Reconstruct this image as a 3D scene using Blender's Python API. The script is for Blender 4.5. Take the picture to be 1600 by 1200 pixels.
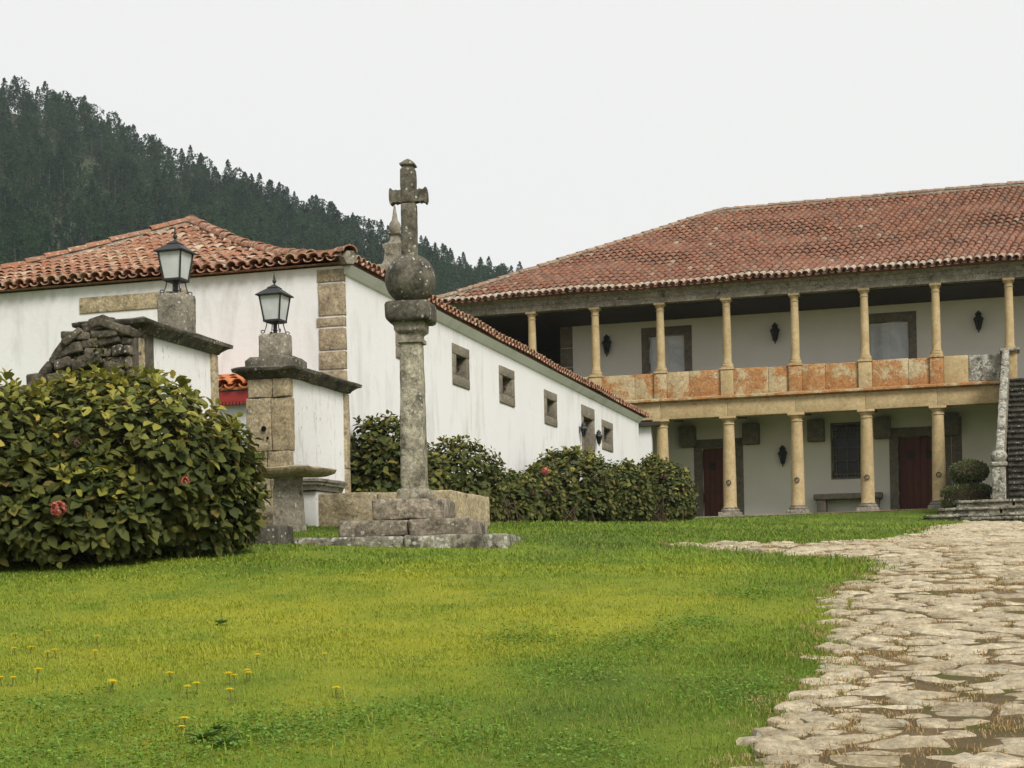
import bpy, bmesh, math, random
import numpy as np
from mathutils import Vector, Matrix, noise as mnoise

R = math.radians
random.seed(7); rng = np.random.default_rng(7)
SC = bpy.context.scene
for o in list(bpy.data.objects): bpy.data.objects.remove(o)

# ------------------------------------------------------------------ camera
EYE = 1.6; FPX = 2500.0; S_, C_ = math.sin(.02), math.cos(.02)
TH = math.atan(.298); CT, ST = math.cos(TH), math.sin(TH)
cam = bpy.data.cameras.new('camera'); camo = bpy.data.objects.new('camera', cam)
SC.collection.objects.link(camo); SC.camera = camo
cam.sensor_width = 36; cam.lens = 36 * FPX / 1600; cam.shift_y = .2
cam.clip_start = .1; cam.clip_end = 4000
camo.matrix_world = Matrix.Translation((0, 0, EYE)) @ Matrix.Rotation(TH, 4, 'Z') @ Matrix.Rotation(R(90), 4, 'X') @ Matrix.Rotation(-.02, 4, 'Z')

# ------------------------------------------------------------------ sky, sun, exposure
SUN = Vector((.6, -.54, .66)).normalized()
W = bpy.data.worlds.new('World'); SC.world = W; W.use_nodes = True
wt = W.node_tree; wt.nodes.clear()
sky = wt.nodes.new('ShaderNodeTexSky'); sky.sky_type = 'NISHITA'; sky.sun_disc = False
sky.sun_elevation = math.asin(SUN.z); sky.sun_rotation = math.atan2(SUN.x, SUN.y)
sky.air_density = 1.0; sky.dust_density = 4.0
b1 = wt.nodes.new('ShaderNodeBackground'); b1.inputs[1].default_value = .05
wt.links.new(sky.outputs[0], b1.inputs[0])
b2 = wt.nodes.new('ShaderNodeBackground')          # even overcast cloud layer
b2.inputs[0].default_value = (1.0, .995, .98, 1); b2.inputs[1].default_value = .378
mx = wt.nodes.new('ShaderNodeMixShader'); mx.inputs[0].default_value = .95
wo = wt.nodes.new('ShaderNodeOutputWorld')
wt.links.new(b1.outputs[0], mx.inputs[1]); wt.links.new(b2.outputs[0], mx.inputs[2]); wt.links.new(mx.outputs[0], wo.inputs[0])
sl = bpy.data.lights.new('sun', 'SUN'); sl.energy = 1.5; sl.angle = R(20); sl.color = (1, .965, .91)
so = bpy.data.objects.new('sun', sl); SC.collection.objects.link(so)
so.rotation_euler = SUN.to_track_quat('Z', 'Y').to_euler(); so.location = (20, -20, 40)
VS = SC.view_settings
VS.view_transform = 'Standard'; VS.look = 'None'; VS.gamma = 1; VS.use_curve_mapping = False
VS.exposure = 1.3
cy = SC.cycles
cy.use_denoising = True; cy.max_bounces = 6; cy.diffuse_bounces = 3; cy.glossy_bounces = 2
cy.transmission_bounces = 4; cy.transparent_max_bounces = 8; cy.volume_bounces = 1
cy.caustics_reflective = cy.caustics_refractive = False

# ------------------------------------------------------------------ projection helpers (layout study -> world)
def ray(px, py):
    dx, yu = px - 800, 920 - py
    u, v = (dx*C_ + yu*S_)/FPX, (-dx*S_ + yu*C_)/FPX
    return Vector((u*CT - ST, u*ST + CT, v))       # world direction per unit of camera depth
def at_d(px, py, d):
    r = ray(px, py)*d; return Vector((r.x, r.y, r.z + EYE))
def at_Y(px, py, Y): return at_d(px, py, Y/ray(px, py).y)
def at_X(px, py, X): return at_d(px, py, X/ray(px, py).x)
def depth(x, y): return -x*ST + y*CT

# ------------------------------------------------------------------ ground relief
GC = [(800, 1200, 7.6), (100, 1200, 7.6), (1500, 1200, 7.6), (60, 905, 16.6), (280, 880, 17.4), (620, 860, 19.5), (830, 850, 20.3),
      (430, 827, 22.3), (600, 826, 23.2), (300, 826, 22.6), (800, 819, 27), (950, 817, 37), (1080, 813, 45.5), (1141, 809, 54), (1468, 795, 51.3),
      (1300, 813, 44.5), (1365, 880, 17.2), (1100, 850, 20.4), (1475, 822, 36), (1620, 816, 44.6), (1600, 950, 13), (1600, 870, 17.5), (1900, 850, 24), (1900, 1000, 11)]
gp = [tuple(at_d(*g)) for g in GC]
for xc, yc, z in [(0, 0, 0), (5, 0, 0), (-5, 0, 0), (0, -8, -.6), (-14, 22, 2.6), (-22, 30, 3.0), (-16, 8, .9), (16, 30, 2.6), (20, 50, 3.8), (14, 8, .7), (0, 66, 4.1), (20, 66, 4.1), (-20, 62, 4.1), (-30, 45, 3.6)]:
    gp.append((xc*CT - yc*ST, xc*ST + yc*CT, z))
GP = np.array(gp)
def _tps(r2): return np.where(r2 > 1e-9, r2*np.log(np.maximum(r2, 1e-9)), 0)
def _fit():
    P = GP[:, :2]; n = len(P)
    K = _tps(((P[:, None]-P[None])**2).sum(-1)) + np.eye(n)*3.0
    A = np.zeros((n+3, n+3)); A[:n, :n] = K; A[:n, n] = A[n, :n] = 1; A[:n, n+1:] = P; A[n+1:, :n] = P.T
    return np.linalg.solve(A, np.concatenate([GP[:, 2], [0, 0, 0]]))
GW = _fit()
def Harr(x, y):
    x = np.asarray(x, float); y = np.asarray(y, float); n = len(GP)
    z = GW[n] + GW[n+1]*x + GW[n+2]*y
    for i in range(n): z = z + GW[i]*_tps((x-GP[i, 0])**2 + (y-GP[i, 1])**2)
    d = np.hypot(x+6, y-26); w = np.clip((d-38)/40, 0, 1); w = w*w*(3-2*w)
    return z*(1-w) + 3.6*w
_GL = [(float(a), float(b), float(w)) for (a, b, _), w in zip(GP, GW)]; _GA = [float(v) for v in GW[len(GP):]]
def H(x, y):
    z = _GA[0] + _GA[1]*x + _GA[2]*y
    for a, b, w in _GL:
        r2 = (x-a)**2 + (y-b)**2
        if r2 > 1e-9: z += w*r2*math.log(r2)
    w = min(max((math.hypot(x+6, y-26)-38)/40, 0), 1); w = w*w*(3-2*w)
    return z*(1-w) + 3.6*w
def on_ground(px, py):
    ds = np.geomspace(2.5, 60, 900); r = ray(px, py)
    g = Harr(r.x*ds, r.y*ds) - (EYE + r.z*ds)
    k = np.argmax(g > 0) if (g > 0).any() else len(ds)-1
    d = ds[k]; return Vector((r.x*d, r.y*d, H(r.x*d, r.y*d)))

# ------------------------------------------------------------------ mesh helpers
ORG = {}
class MB:
    def __init__(s): s.v = []; s.f = []
    def add(s, vs, fs):
        b = len(s.v); s.v += [tuple(q) for q in vs]; s.f += [tuple(b+i for i in f) for f in fs]; return s
    def box(s, x0, x1, y0, y1, z0, z1):
        return s.add([(x0,y0,z0),(x1,y0,z0),(x1,y1,z0),(x0,y1,z0),(x0,y0,z1),(x1,y0,z1),(x1,y1,z1),(x0,y1,z1)],
                     [(0,3,2,1),(4,5,6,7),(0,1,5,4),(1,2,6,5),(2,3,7,6),(3,0,4,7)])
    def rbox(s, x0, x1, y0, y1, z0, z1, r=.02, seg=.3, amp=.006, fr=3.0, seed=0.):
        L = (x1-x0, y1-y0, z1-z0); r = min(r, *(l*.45 for l in L)); ax = []
        for l in L:
            n = max(1, int(round((l-2*r)/seg))); ax.append([0] + [r + (l-2*r)*i/n for i in range(n+1)] + [l])
        N = [len(a)-1 for a in ax]; idx = {}; vs = []; fs = []
        def vid(t):
            if t not in idx:
                p = [ax[c][t[c]] for c in range(3)]; q = [min(max(p[c], r), L[c]-r) for c in range(3)]
                d = Vector([p[c]-q[c] for c in range(3)])
                if d.length > 1e-9: d = d.normalized()*r
                w = Vector((x0+q[0]+d.x, y0+q[1]+d.y, z0+q[2]+d.z))
                if amp: w = w + mnoise.noise_vector(w*fr + Vector((seed, seed*1.7, -seed)))*amp
                idx[t] = len(vs); vs.append(tuple(w))
            return idx[t]
        for a in range(3):
            b, c = (a+1) % 3, (a+2) % 3
            for e in (0, N[a]):
                for i in range(N[b]):
                    for j in range(N[c]):
                        q = []
                        for (ii, jj) in ((i, j), (i+1, j), (i+1, j+1), (i, j+1)):
                            t = [0]*3; t[a] = e; t[b] = ii; t[c] = jj; q.append(vid(tuple(t)))
                        fs.append(q if e else q[::-1])
        return s.add(vs, fs)
    def lathe(s, prof, n=20, c=(0, 0), a0=0, wob=0):
        vs = []; fs = []
        for (r, z) in prof:
            for i in range(n):
                a = a0 + 2*math.pi*i/n; k = r*(1 + wob*mnoise.noise(Vector((math.cos(a)*2, math.sin(a)*2, z*3))))
                vs.append((c[0]+k*math.cos(a), c[1]+k*math.sin(a), z))
        for j in range(len(prof)-1):
            for i in range(n):
                fs.append((j*n+i, j*n+(i+1) % n, (j+1)*n+(i+1) % n, (j+1)*n+i))
        fs.append(tuple(range(n))[::-1]); fs.append(tuple((len(prof)-1)*n+i for i in range(n)))
        return s.add(vs, fs)
    def sqlathe(s, prof, c=(0, 0)):                       # square section
        return s.lathe([(r*math.sqrt(2), z) for r, z in prof], 4, c, math.pi/4)
    def tube(s, pts, r, n=6):
        pts = [Vector(p) for p in pts]; vs = []; fs = []
        for i, p in enumerate(pts):
            t = (pts[min(i+1, len(pts)-1)] - pts[max(i-1, 0)]).normalized()
            u = t.orthogonal().normalized() if abs(t.z) > .9 else t.cross(Vector((0, 0, 1))).normalized()
            w = t.cross(u); rr = r[i] if isinstance(r, (list, tuple)) else r
            for k in range(n):
                a = 2*math.pi*k/n; vs.append(p + u*rr*math.cos(a) + w*rr*math.sin(a))
        for i in range(len(pts)-1):
            for k in range(n):
                fs.append((i*n+k, i*n+(k+1) % n, (i+1)*n+(k+1) % n, (i+1)*n+k))
        fs.append(tuple(range(n))[::-1]); fs.append(tuple((len(pts)-1)*n+k for k in range(n)))
        return s.add(vs, fs)
    def extrude(s, prof, x0, x1, axis='x', seg=None):     # closed profile (a, z) swept along x or y
        n = len(prof); m = max(1, int((x1-x0)/seg)) if seg else 1
        for i in range(m+1):
            x = x0 + (x1-x0)*i/m
            s.v += [((x, a, z) if axis == 'x' else (a, x, z)) for a, z in prof]
        b = len(s.v) - n*(m+1)
        for i in range(m):
            for k in range(n):
                q = (b+i*n+k, b+i*n+(k+1) % n, b+(i+1)*n+(k+1) % n, b+(i+1)*n+k); s.f.append(q)
        s.f.append(tuple(b+k for k in range(n))[::-1]); s.f.append(tuple(b+m*n+k for k in range(n)))
        return s
    def torus(s, c, nrm, Rr, r, n=14, m=6):
        nrm = Vector(nrm).normalized(); u = nrm.orthogonal().normalized(); w = nrm.cross(u); vs = []; fs = []
        for i in range(n):
            a = 2*math.pi*i/n; d = u*math.cos(a)+w*math.sin(a)
            for k in range(m):
                b = 2*math.pi*k/m; vs.append(Vector(c)+d*(Rr+r*math.cos(b))+nrm*r*math.sin(b))
        for i in range(n):
            for k in range(m): fs.append((i*m+k, ((i+1) % n)*m+k, ((i+1) % n)*m+(k+1) % m, i*m+(k+1) % m))
        return s.add(vs, fs)
    def jitter(s, amp, fr=4., seed=0.):
        s.v = [tuple(Vector(p)+mnoise.noise_vector(Vector(p)*fr+Vector((seed, seed, seed)))*amp) for p in s.v]; return s
    def mesh(s, name, mat, org=(0, 0, 0), smooth=False, angle=40):
        me = bpy.data.meshes.new(name); o = Vector(org)
        me.from_pydata([(p[0]-o.x, p[1]-o.y, p[2]-o.z) for p in s.v], [], s.f)
        bm = bmesh.new(); bm.from_mesh(me); bmesh.ops.recalc_face_normals(bm, faces=bm.faces); bm.to_mesh(me); bm.free()
        if mat: me.materials.append(M[mat])
        if smooth:
            me.shade_smooth()
            if angle < 180: me.set_sharp_from_angle(angle=R(angle))
        return me
    def build(s, name, mat, parent=None, smooth=False, angle=40, **kw):
        return link(name, s.mesh(name, mat, ORG.get(parent.name, (0, 0, 0)) if parent else (0, 0, 0), smooth, angle), parent, **kw)
def link(name, me, parent=None, M4=None, label=None, cat=None, group=None, kind=None):
    o = bpy.data.objects.new(name, me); SC.collection.objects.link(o)
    if parent is not None:
        o.parent = parent; ORG[o.name] = ORG.get(parent.name, Vector())
    if M4 is not None:
        g = ORG.get(parent.name, Vector()) if parent else Vector()
        o.matrix_local = Matrix.Translation(-Vector(g)) @ Matrix(M4)
    if label: o['label'] = label
    if cat: o['category'] = cat
    if group: o['group'] = group
    if kind: o['kind'] = kind
    return o
def thing(name, label, cat, loc=(0, 0, 0), group=None, rz=0, local=False):
    o = bpy.data.objects.new(name, None); SC.collection.objects.link(o); o.empty_display_size = .2
    o.location = loc; o.rotation_euler = (0, 0, rz); ORG[o.name] = Vector() if local else Vector(loc)
    o['label'] = label; o['category'] = cat
    if group: o['group'] = group
    return o
def dup(o, loc, label=None, rz=None, parent=None):
    c = o.copy(); SC.collection.objects.link(c)
    if parent is None:
        c.location = loc
        if rz is not None: c.rotation_euler = (0, 0, rz)
        if label: c['label'] = label
    else: c.parent = parent
    for ch in o.children: dup(ch, None, parent=c)
    return c
def npmesh(name, V, loops, sizes, mat, smooth=True):
    me = bpy.data.meshes.new(name); me.vertices.add(len(V)); me.vertices.foreach_set('co', np.asarray(V, np.float32).ravel())
    me.loops.add(len(loops)); me.loops.foreach_set('vertex_index', np.asarray(loops, np.int32))
    st = np.concatenate([[0], np.cumsum(sizes)[:-1]]).astype(np.int32)
    me.polygons.add(len(sizes)); me.polygons.foreach_set('loop_start', st)
    me.polygons.foreach_set('use_smooth', np.full(len(sizes), smooth))
    me.update(calc_edges=True); me.materials.append(M[mat]); return me
def bake(tv, tf, mats):                                    # many placed copies of one template -> arrays
    tv = np.asarray(tv, float); mats = np.asarray(mats, float); m = len(mats); n = len(tv)
    V = (np.einsum('mij,nj->mni', mats[:, :3, :3], tv) + mats[:, None, :3, 3]).reshape(-1, 3)
    lp = np.concatenate([np.array(f) for f in tf]); sz = np.array([len(f) for f in tf])
    return V, (lp[None] + (np.arange(m)*n)[:, None]).ravel(), np.tile(sz, m)
def bake_mesh(name, groups, mat, org=(0, 0, 0), smooth=True):
    Vs, Ls, Ss, b = [], [], [], 0
    for tv, tf, ms in groups:
        if len(ms) == 0: continue
        V, L, S = bake(tv, tf, ms); Vs.append(V); Ls.append(L+b); Ss.append(S); b += len(V)
    return npmesh(name, np.concatenate(Vs)-np.array(org), np.concatenate(Ls), np.concatenate(Ss), mat, smooth)
def basis(p, ex, ey, ez, s=1.):
    m = np.eye(4); m[:3, 0] = np.array(ex)*s; m[:3, 1] = np.array(ey)*s; m[:3, 2] = np.array(ez)*s; m[:3, 3] = p; return m
def unit(v): v = np.asarray(v, float); return v/max(np.linalg.norm(v), 1e-9)

# ------------------------------------------------------------------ materials
M = {}
class NT:
    def __init__(s, name):
        s.m = bpy.data.materials.new(name); s.m.use_nodes = True; s.t = s.m.node_tree; s.t.nodes.clear(); M[name] = s.m
        s.out = s.n('ShaderNodeOutputMaterial'); s.pos = s.n('ShaderNodeNewGeometry').outputs['Position']
    def n(s, ty, ins={}, **at):
        nd = s.t.nodes.new(ty)
        for k, v in at.items(): setattr(nd, k, v)
        for k, v in ins.items(): s.put(nd.inputs[k], v)
        return nd
    def put(s, sock, v):
        if isinstance(v, bpy.types.NodeSocket): s.t.links.new(v, sock)
        elif isinstance(v, tuple) and len(v) == 3 and sock.type == 'RGBA': sock.default_value = (*v, 1)
        else: sock.default_value = v
    def scl(s, sx, sy, sz): return s.n('ShaderNodeVectorMath', {0: s.pos, 1: (sx, sy, sz)}, operation='MULTIPLY').outputs[0]
    def noise(s, sc, det=4, ro=.55, vec=None, dist=0):
        return s.n('ShaderNodeTexNoise', {'Vector': vec or s.pos, 'Scale': sc, 'Detail': det, 'Roughness': ro, 'Distortion': dist}).outputs['Fac']
    def vor(s, sc, vec=None, feat='F1'):
        return s.n('ShaderNodeTexVoronoi', {'Vector': vec or s.pos, 'Scale': sc}, feature=feat).outputs['Distance']
    def ramp(s, f, stops):
        nd = s.n('ShaderNodeValToRGB', {0: f}); e = nd.color_ramp.elements
        while len(e) < len(stops): e.new(.5)
        for k, (p, c) in zip(e, stops): k.position = p; k.color = (*c, 1) if isinstance(c, tuple) else (c, c, c, 1)
        return nd.outputs[0]
    def mix(s, f, a, b, blend='MIX'):
        nd = s.n('ShaderNodeMix', data_type='RGBA', blend_type=blend); s.put(nd.inputs[0], f); s.put(nd.inputs[6], a); s.put(nd.inputs[7], b); return nd.outputs[2]
    def math(s, op, a, b=0.): return s.n('ShaderNodeMath', {0: a, 1: b}, operation=op).outputs[0]
    def rnd(s):
        a = s.n('ShaderNodeNewGeometry').outputs['Random Per Island']; b = s.n('ShaderNodeObjectInfo').outputs['Random']
        return s.math('FRACT', s.math('ADD', a, b))
    def bump(s, h, st=.4, d=.02): return s.n('ShaderNodeBump', {'Height': h, 'Strength': st, 'Distance': d}).outputs[0]
    def bsdf(s, col, rough=.85, nrm=None, spec=.3, **kw):
        ins = {'Base Color': col, 'Roughness': rough, 'Specular IOR Level': spec}
        for k, v in kw.items(): ins[k.replace('_', ' ')] = v
        if nrm is not None: ins['Normal'] = nrm
        p = s.n('ShaderNodeBsdfPrincipled', ins); s.t.links.new(p.outputs[0], s.out.inputs[0]); return p
def stone(name, c1, c2, dark=.5, white=.3, orange=None, c3=(.04, .037, .03), fine=26, bump=.6, rnd=.0, osc=2.2, con=.5, wmk=.46):
    t = NT(name); col = t.ramp(t.noise(1.7, 6, .6), [(.36, c1), (.64, c2)])
    if rnd: col = t.mix(rnd, col, t.ramp(t.rnd(), [(0, c1), (.5, c2), (1, (c2[0]*.55, c2[1]*.54, c2[2]*.52))]))
    col = t.mix(1., col, t.ramp(t.noise(8, 8, .72), [(.3, 1-con), (.7, 1+con*.45)]), 'MULTIPLY')
    col = t.mix(1., col, t.ramp(t.noise(fine, 6, .75), [(.33, 1-con*.9), (.66, 1+con*.4)]), 'MULTIPLY')
    if orange is not None:
        om = t.math('MULTIPLY', t.ramp(t.noise(osc, 9, .72, dist=.3), [(orange, 0.), (orange+.05, 1.)]), t.ramp(t.noise(22, 6, .7), [(.36, .35), (.5, 1.)]))
        col = t.mix(om, col, t.ramp(t.noise(7, 5, .65), [(.32, (.26, .1, .035)), (.68, (.43, .22, .08))]))
    dm = t.ramp(t.noise(4.2, 9, .7), [(dark, 0.), (dark+.11, .85)]); col = t.mix(dm, col, c3)
    vd = t.vor(13, t.n('ShaderNodeVectorMath', {0: t.pos, 1: t.n('ShaderNodeVectorMath', {0: t.n('ShaderNodeTexNoise', {'Vector': t.pos, 'Scale': 14., 'Detail': 3.}).outputs['Color'], 1: (.05, .05, .05)}, operation='MULTIPLY').outputs[0]}, operation='ADD').outputs[0])
    wm = t.math('MULTIPLY', t.ramp(vd, [(white, .9), (white+.06, 0.)]), t.ramp(t.noise(3.3, 5, .6), [(wmk, 0.), (wmk+.1, .9)]))
    col = t.mix(wm, col, t.ramp(t.noise(40, 3), [(.3, (.36, .36, .31)), (.7, (.56, .56, .5))]))
    h = t.math('ADD', t.noise(55, 5, .75), t.math('MULTIPLY', t.noise(11, 5, .6), 1.6))
    t.bsdf(col, .93, t.bump(h, bump, .02), .12); return t
stone('granite_grey', (.24, .215, .165), (.35, .31, .24), .55, .2)
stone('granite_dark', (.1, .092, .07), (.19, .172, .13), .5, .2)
stone('granite_ochre', (.44, .325, .165), (.53, .41, .23), .6, .14, None, (.2, .15, .085), 24, .35, .15, 2.2, .26)
stone('granite_gate', (.44, .35, .21), (.55, .455, .295), .56, .2, None, (.09, .08, .058), 24, .8, .2, 2.2, .55)
stone('granite_orange', (.46, .36, .2), (.56, .45, .27), .6, .2, .45, (.16, .13, .08), 24, .4, 0, 1.5, .4)
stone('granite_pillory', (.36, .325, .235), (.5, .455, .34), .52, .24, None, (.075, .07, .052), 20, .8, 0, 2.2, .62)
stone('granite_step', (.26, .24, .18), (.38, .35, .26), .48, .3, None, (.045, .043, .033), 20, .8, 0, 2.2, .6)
stone('granite_white', (.26, .24, .19), (.4, .37, .3), .5, .45, None, (.05, .048, .04), 20, .8, 0, 2.2, .5, .44)
stone('granite_worn', (.29, .245, .18), (.42, .355, .265), .505, .24, None, (.06, .053, .04), 18, .9, 0, 2.2, .62)
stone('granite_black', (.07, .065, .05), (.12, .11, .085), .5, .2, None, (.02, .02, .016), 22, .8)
stone('granite_cross', (.15, .135, .1), (.24, .215, .16), .52, .2, None, (.04, .037, .028), 20, .8, 0, 2.2, .6)
stone('granite_surround', (.2, .175, .135), (.27, .235, .18), .62, .1, None, (.09, .08, .06), 26, .4, .2, 2.2, .4)
stone('rubble', (.13, .11, .08), (.22, .19, .14), .52, .16, None, (.035, .032, .024), 22, .9, .5, 2.2, .6)
stone('cobble', (.48, .39, .245), (.7, .6, .42), .6, .2, None, (.26, .19, .11), 20, .9, .65, 2.2, .45)
stone('quoin', (.38, .295, .19), (.48, .39, .265), .6, .15, None, (.12, .1, .07), 22, .8, .35, 2.2, .55)
t = NT('plaster'); st = t.math('MULTIPLY', t.noise(1.3, 6, .7, vec=t.scl(2, 2, .5), dist=.6), t.math('ADD', t.noise(.45, 3), .5)); b0 = t.noise(.7, 4)
col = t.mix(t.ramp(b0, [(.3, 0.), (.75, .5)]), (.71, .70, .69), (.655, .645, .63))
col = t.mix(t.ramp(st, [(.48, 0.), (.7, .5)]), col, (.42, .405, .36))
col = t.mix(t.ramp(t.noise(18, 5, .7), [(.69, 0.), (.76, .55)]), col, (.2, .19, .15))
t.bsdf(col, .9, t.bump(t.noise(9, 5), .25, .02), .15)
t = NT('plaster_worn'); st = t.noise(2.2, 8, .75, vec=t.scl(2, 2, .6), dist=.9)
col = t.mix(t.ramp(t.noise(1.2, 4), [(.3, 0.), (.8, .4)]), (.71, .70, .685), (.63, .615, .58))
col = t.mix(t.ramp(st, [(.53, 0.), (.72, .65)]), col, (.34, .32, .26))
col = t.mix(t.ramp(t.noise(14, 6, .75, vec=t.scl(1, 1, .5)), [(.61, 0.), (.67, .85)]), col, (.1, .095, .075))
t.bsdf(col, .92, t.bump(t.noise(12, 5), .35, .02), .1)
t = NT('plaster_lifted'); t.bsdf(t.mix(t.ramp(t.noise(.9, 5, .6), [(.35, 0.), (.75, .6)]), (.86, .82, .73), (.76, .71, .61)), .9, t.bump(t.noise(9, 5), .2, .02), .15)  # lighter copy of the plaster, lifts the shaded gallery wall through its colour
t = NT('mortar'); t.bsdf(t.ramp(t.noise(9, 5), [(.3, (.05, .045, .035)), (.7, (.13, .115, .09))]), .95, t.bump(t.noise(30, 4), .6, .02), .1)

def tilemat(name, stops, lich, lc=(.46, .42, .33), dk=.56):
    t = NT(name); col = t.ramp(t.rnd(), stops)
    col = t.mix(t.ramp(t.noise(.6, 4), [(.35, 0.), (.65, .75)]), col, t.mix(.5, col, (.24, .11, .075)))
    col = t.mix(t.ramp(t.noise(9, 6, .7), [(dk, 0.), (dk+.14, .75)]), col, (.075, .055, .042))
    col = t.mix(t.ramp(t.noise(13, 4, .6, dist=.5), [(lich, 0.), (lich+.05, .85)]), col, lc)
    t.bsdf(col, .88, t.bump(t.noise(45, 4), .35, .01), .2)
tilemat('tile_old', [(0, (.165, .075, .046)), (.25, (.235, .105, .062)), (.45, (.19, .105, .07)), (.62, (.28, .13, .076)), (.8, (.135, .085, .062)), (.98, (.26, .155, .098)), (1, (.34, .28, .2))], .665)
tilemat('tile_barn', [(0, (.24, .105, .056)), (.3, (.32, .145, .078)), (.52, (.27, .14, .088)), (.7, (.39, .21, .12)), (.83, (.21, .11, .07)), (.93, (.43, .32, .2)), (1, (.5, .44, .34))], .57)
tilemat('tile_ridge', [(0, (.2, .13, .085)), (.5, (.26, .19, .13)), (1, (.32, .2, .12))], .57, (.4, .37, .29), .5)
tilemat('tile_new', [(0, (.5, .16, .06)), (1, (.58, .22, .085))], .75)

tilemat('tile_eave', [(0, (.26, .19, .13)), (.5, (.34, .28, .2)), (1, (.28, .16, .1))], .53, (.5, .47, .39), .56)
t = NT('iron'); t.bsdf(t.ramp(t.noise(30, 4), [(.3, (.012, .013, .014)), (.7, (.03, .03, .03))]), .55, None, .4)
t = NT('frosted_glass'); t.bsdf(t.ramp(t.noise(6, 3), [(.3, (.6, .62, .6)), (.7, (.74, .75, .73))]), .25, None, .5, Transmission_Weight=.25)
t = NT('dark_glass'); t.bsdf((.008, .009, .008), .2, t.bump(t.noise(3, 2), .1, .02), .22)
t = NT('pale_pane'); t.bsdf(t.ramp(t.noise(1.6, 4, .6, dist=1.), [(.35, (.4, .42, .41)), (.7, (.62, .64, .62))]), .12, None, .6)
t = NT('white_paint'); t.bsdf(t.ramp(t.noise(6, 4), [(.3, (.62, .62, .59)), (.7, (.76, .76, .73))]), .5)
t = NT('red_wood'); g = t.noise(5, 5, .6, vec=t.scl(9, 9, .5))
t.bsdf(t.ramp(g, [(.3, (.09, .027, .018)), (.7, (.15, .046, .032))]), .6, t.bump(g, .3, .01), .3)
t = NT('red_paint'); t.bsdf(t.ramp(t.noise(3, 4), [(.3, (.28, .026, .022)), (.7, (.34, .04, .034))]), .55)
t = NT('dark_wood'); g = t.noise(4, 5, .6, vec=t.scl(.6, 8, 8)); t.bsdf(t.ramp(g, [(.3, (.03, .025, .02)), (.7, (.065, .052, .04))]), .8, t.bump(g, .3, .01), .2)
t = NT('hole'); t.bsdf((.01, .009, .008), .95, None, .0)

YC = at_d(520, 950, 13.2)                                # centre of the mossy, yellowed stretch of lawn
def lawncol(t):
    dv = t.n('ShaderNodeVectorMath', {0: t.n('ShaderNodeVectorMath', {0: t.pos, 1: (YC.x, YC.y, YC.z)}, operation='SUBTRACT').outputs[0], 1: (.27, .19, 0)}, operation='MULTIPLY').outputs[0]
    dl = t.n('ShaderNodeVectorMath', {0: dv}, operation='LENGTH').outputs['Value']
    a = t.math('ADD', t.math('MULTIPLY', t.noise(.5, 4, .6), .75), t.math('SUBTRACT', .34, t.math('MULTIPLY', t.math('MINIMUM', dl, 1.6), .22))); b = t.noise(1.6, 5, .6); c = t.noise(7, 4, .6)
    col = t.ramp(a, [(.33, (.085, .15, .02)), (.48, (.17, .25, .024)), (.68, (.345, .355, .028))])
    col = t.mix(t.ramp(b, [(.5, 0.), (.72, .6)]), col, (.09, .2, .015))
    return t.mix(t.ramp(c, [(.57, 0.), (.74, .55)]), col, (.27, .22, .07))
t = NT('lawn_soil'); col = t.mix(.3, lawncol(t), (.08, .075, .02)); t.bsdf(col, .95, t.bump(t.noise(45, 4, .7), .8, .03), .1)
def leafmat(name, colf, tr=.3, rough=.55, spec=.35):
    t = NT(name); col = colf(t); p = t.bsdf(col, rough, None, spec)
    q = t.n('ShaderNodeBsdfTranslucent', {'Color': col}); m = t.n('ShaderNodeMixShader', {0: tr})
    t.t.links.new(p.outputs[0], m.inputs[1]); t.t.links.new(q.outputs[0], m.inputs[2]); t.t.links.new(m.outputs[0], t.out.inputs[0])
leafmat('grass_blade', lambda t: t.mix(t.ramp(t.rnd(), [(0, 0.), (1, .55)]), lawncol(t), t.ramp(t.rnd(), [(0, (.11, .22, .018)), (.55, (.22, .32, .025)), (.86, (.36, .38, .06)), (1, (.42, .35, .12))])), .3, .7, .2)
leafmat('dry_grass', lambda t: t.ramp(t.rnd(), [(0, (.3, .18, .08)), (.5, (.46, .31, .15)), (1, (.3, .27, .1))]), .25, .8, .1)
leafmat('weed_leaf', lambda t: t.ramp(t.rnd(), [(0, (.06, .12, .02)), (1, (.1, .19, .03))]), .25)
def hyd(stops, yl, yc):
    def f(t):
        col = t.ramp(t.rnd(), stops); col = t.mix(t.ramp(t.noise(1.3, 3), [(.4, 0.), (.7, yl)]), col, yc)
        return t.mix(t.ramp(t.noise(28, 4, .7), [(.64, 0.), (.72, .6)]), col, (.1, .055, .025))
    return f
leafmat('hydrangea_leaf', rough=.62, spec=.16, tr=.28, colf=hyd([(0, (.03, .046, .013)), (.4, (.055, .07, .018)), (.7, (.082, .095, .022)), (.9, (.12, .122, .028)), (.97, (.18, .155, .035)), (1, (.16, .09, .04))], .5, (.125, .12, .026)))
leafmat('hydrangea_lit', lambda t: t.mix(t.ramp(t.noise(28, 4, .7), [(.66, 0.), (.74, .6)]), t.ramp(t.rnd(), [(0, (.13, .15, .025)), (.5, (.22, .22, .038)), (.85, (.33, .3, .05)), (1, (.4, .3, .05))]), (.14, .08, .03)), .3)  # yellowed leaves for upper shoots, light from above put into their colour
leafmat('clover_leaf', lambda t: t.ramp(t.rnd(), [(0, (.08, .18, .016)), (.6, (.12, .25, .022)), (1, (.19, .3, .035))]), .25)
leafmat('hedge_leaf', rough=.62, spec=.16, tr=.25, colf=hyd([(0, (.035, .05, .016)), (.4, (.06, .078, .022)), (.68, (.09, .105, .027)), (.88, (.14, .138, .034)), (.97, (.2, .16, .045)), (1, (.14, .075, .04))], .45, (.13, .12, .034)))
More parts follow.
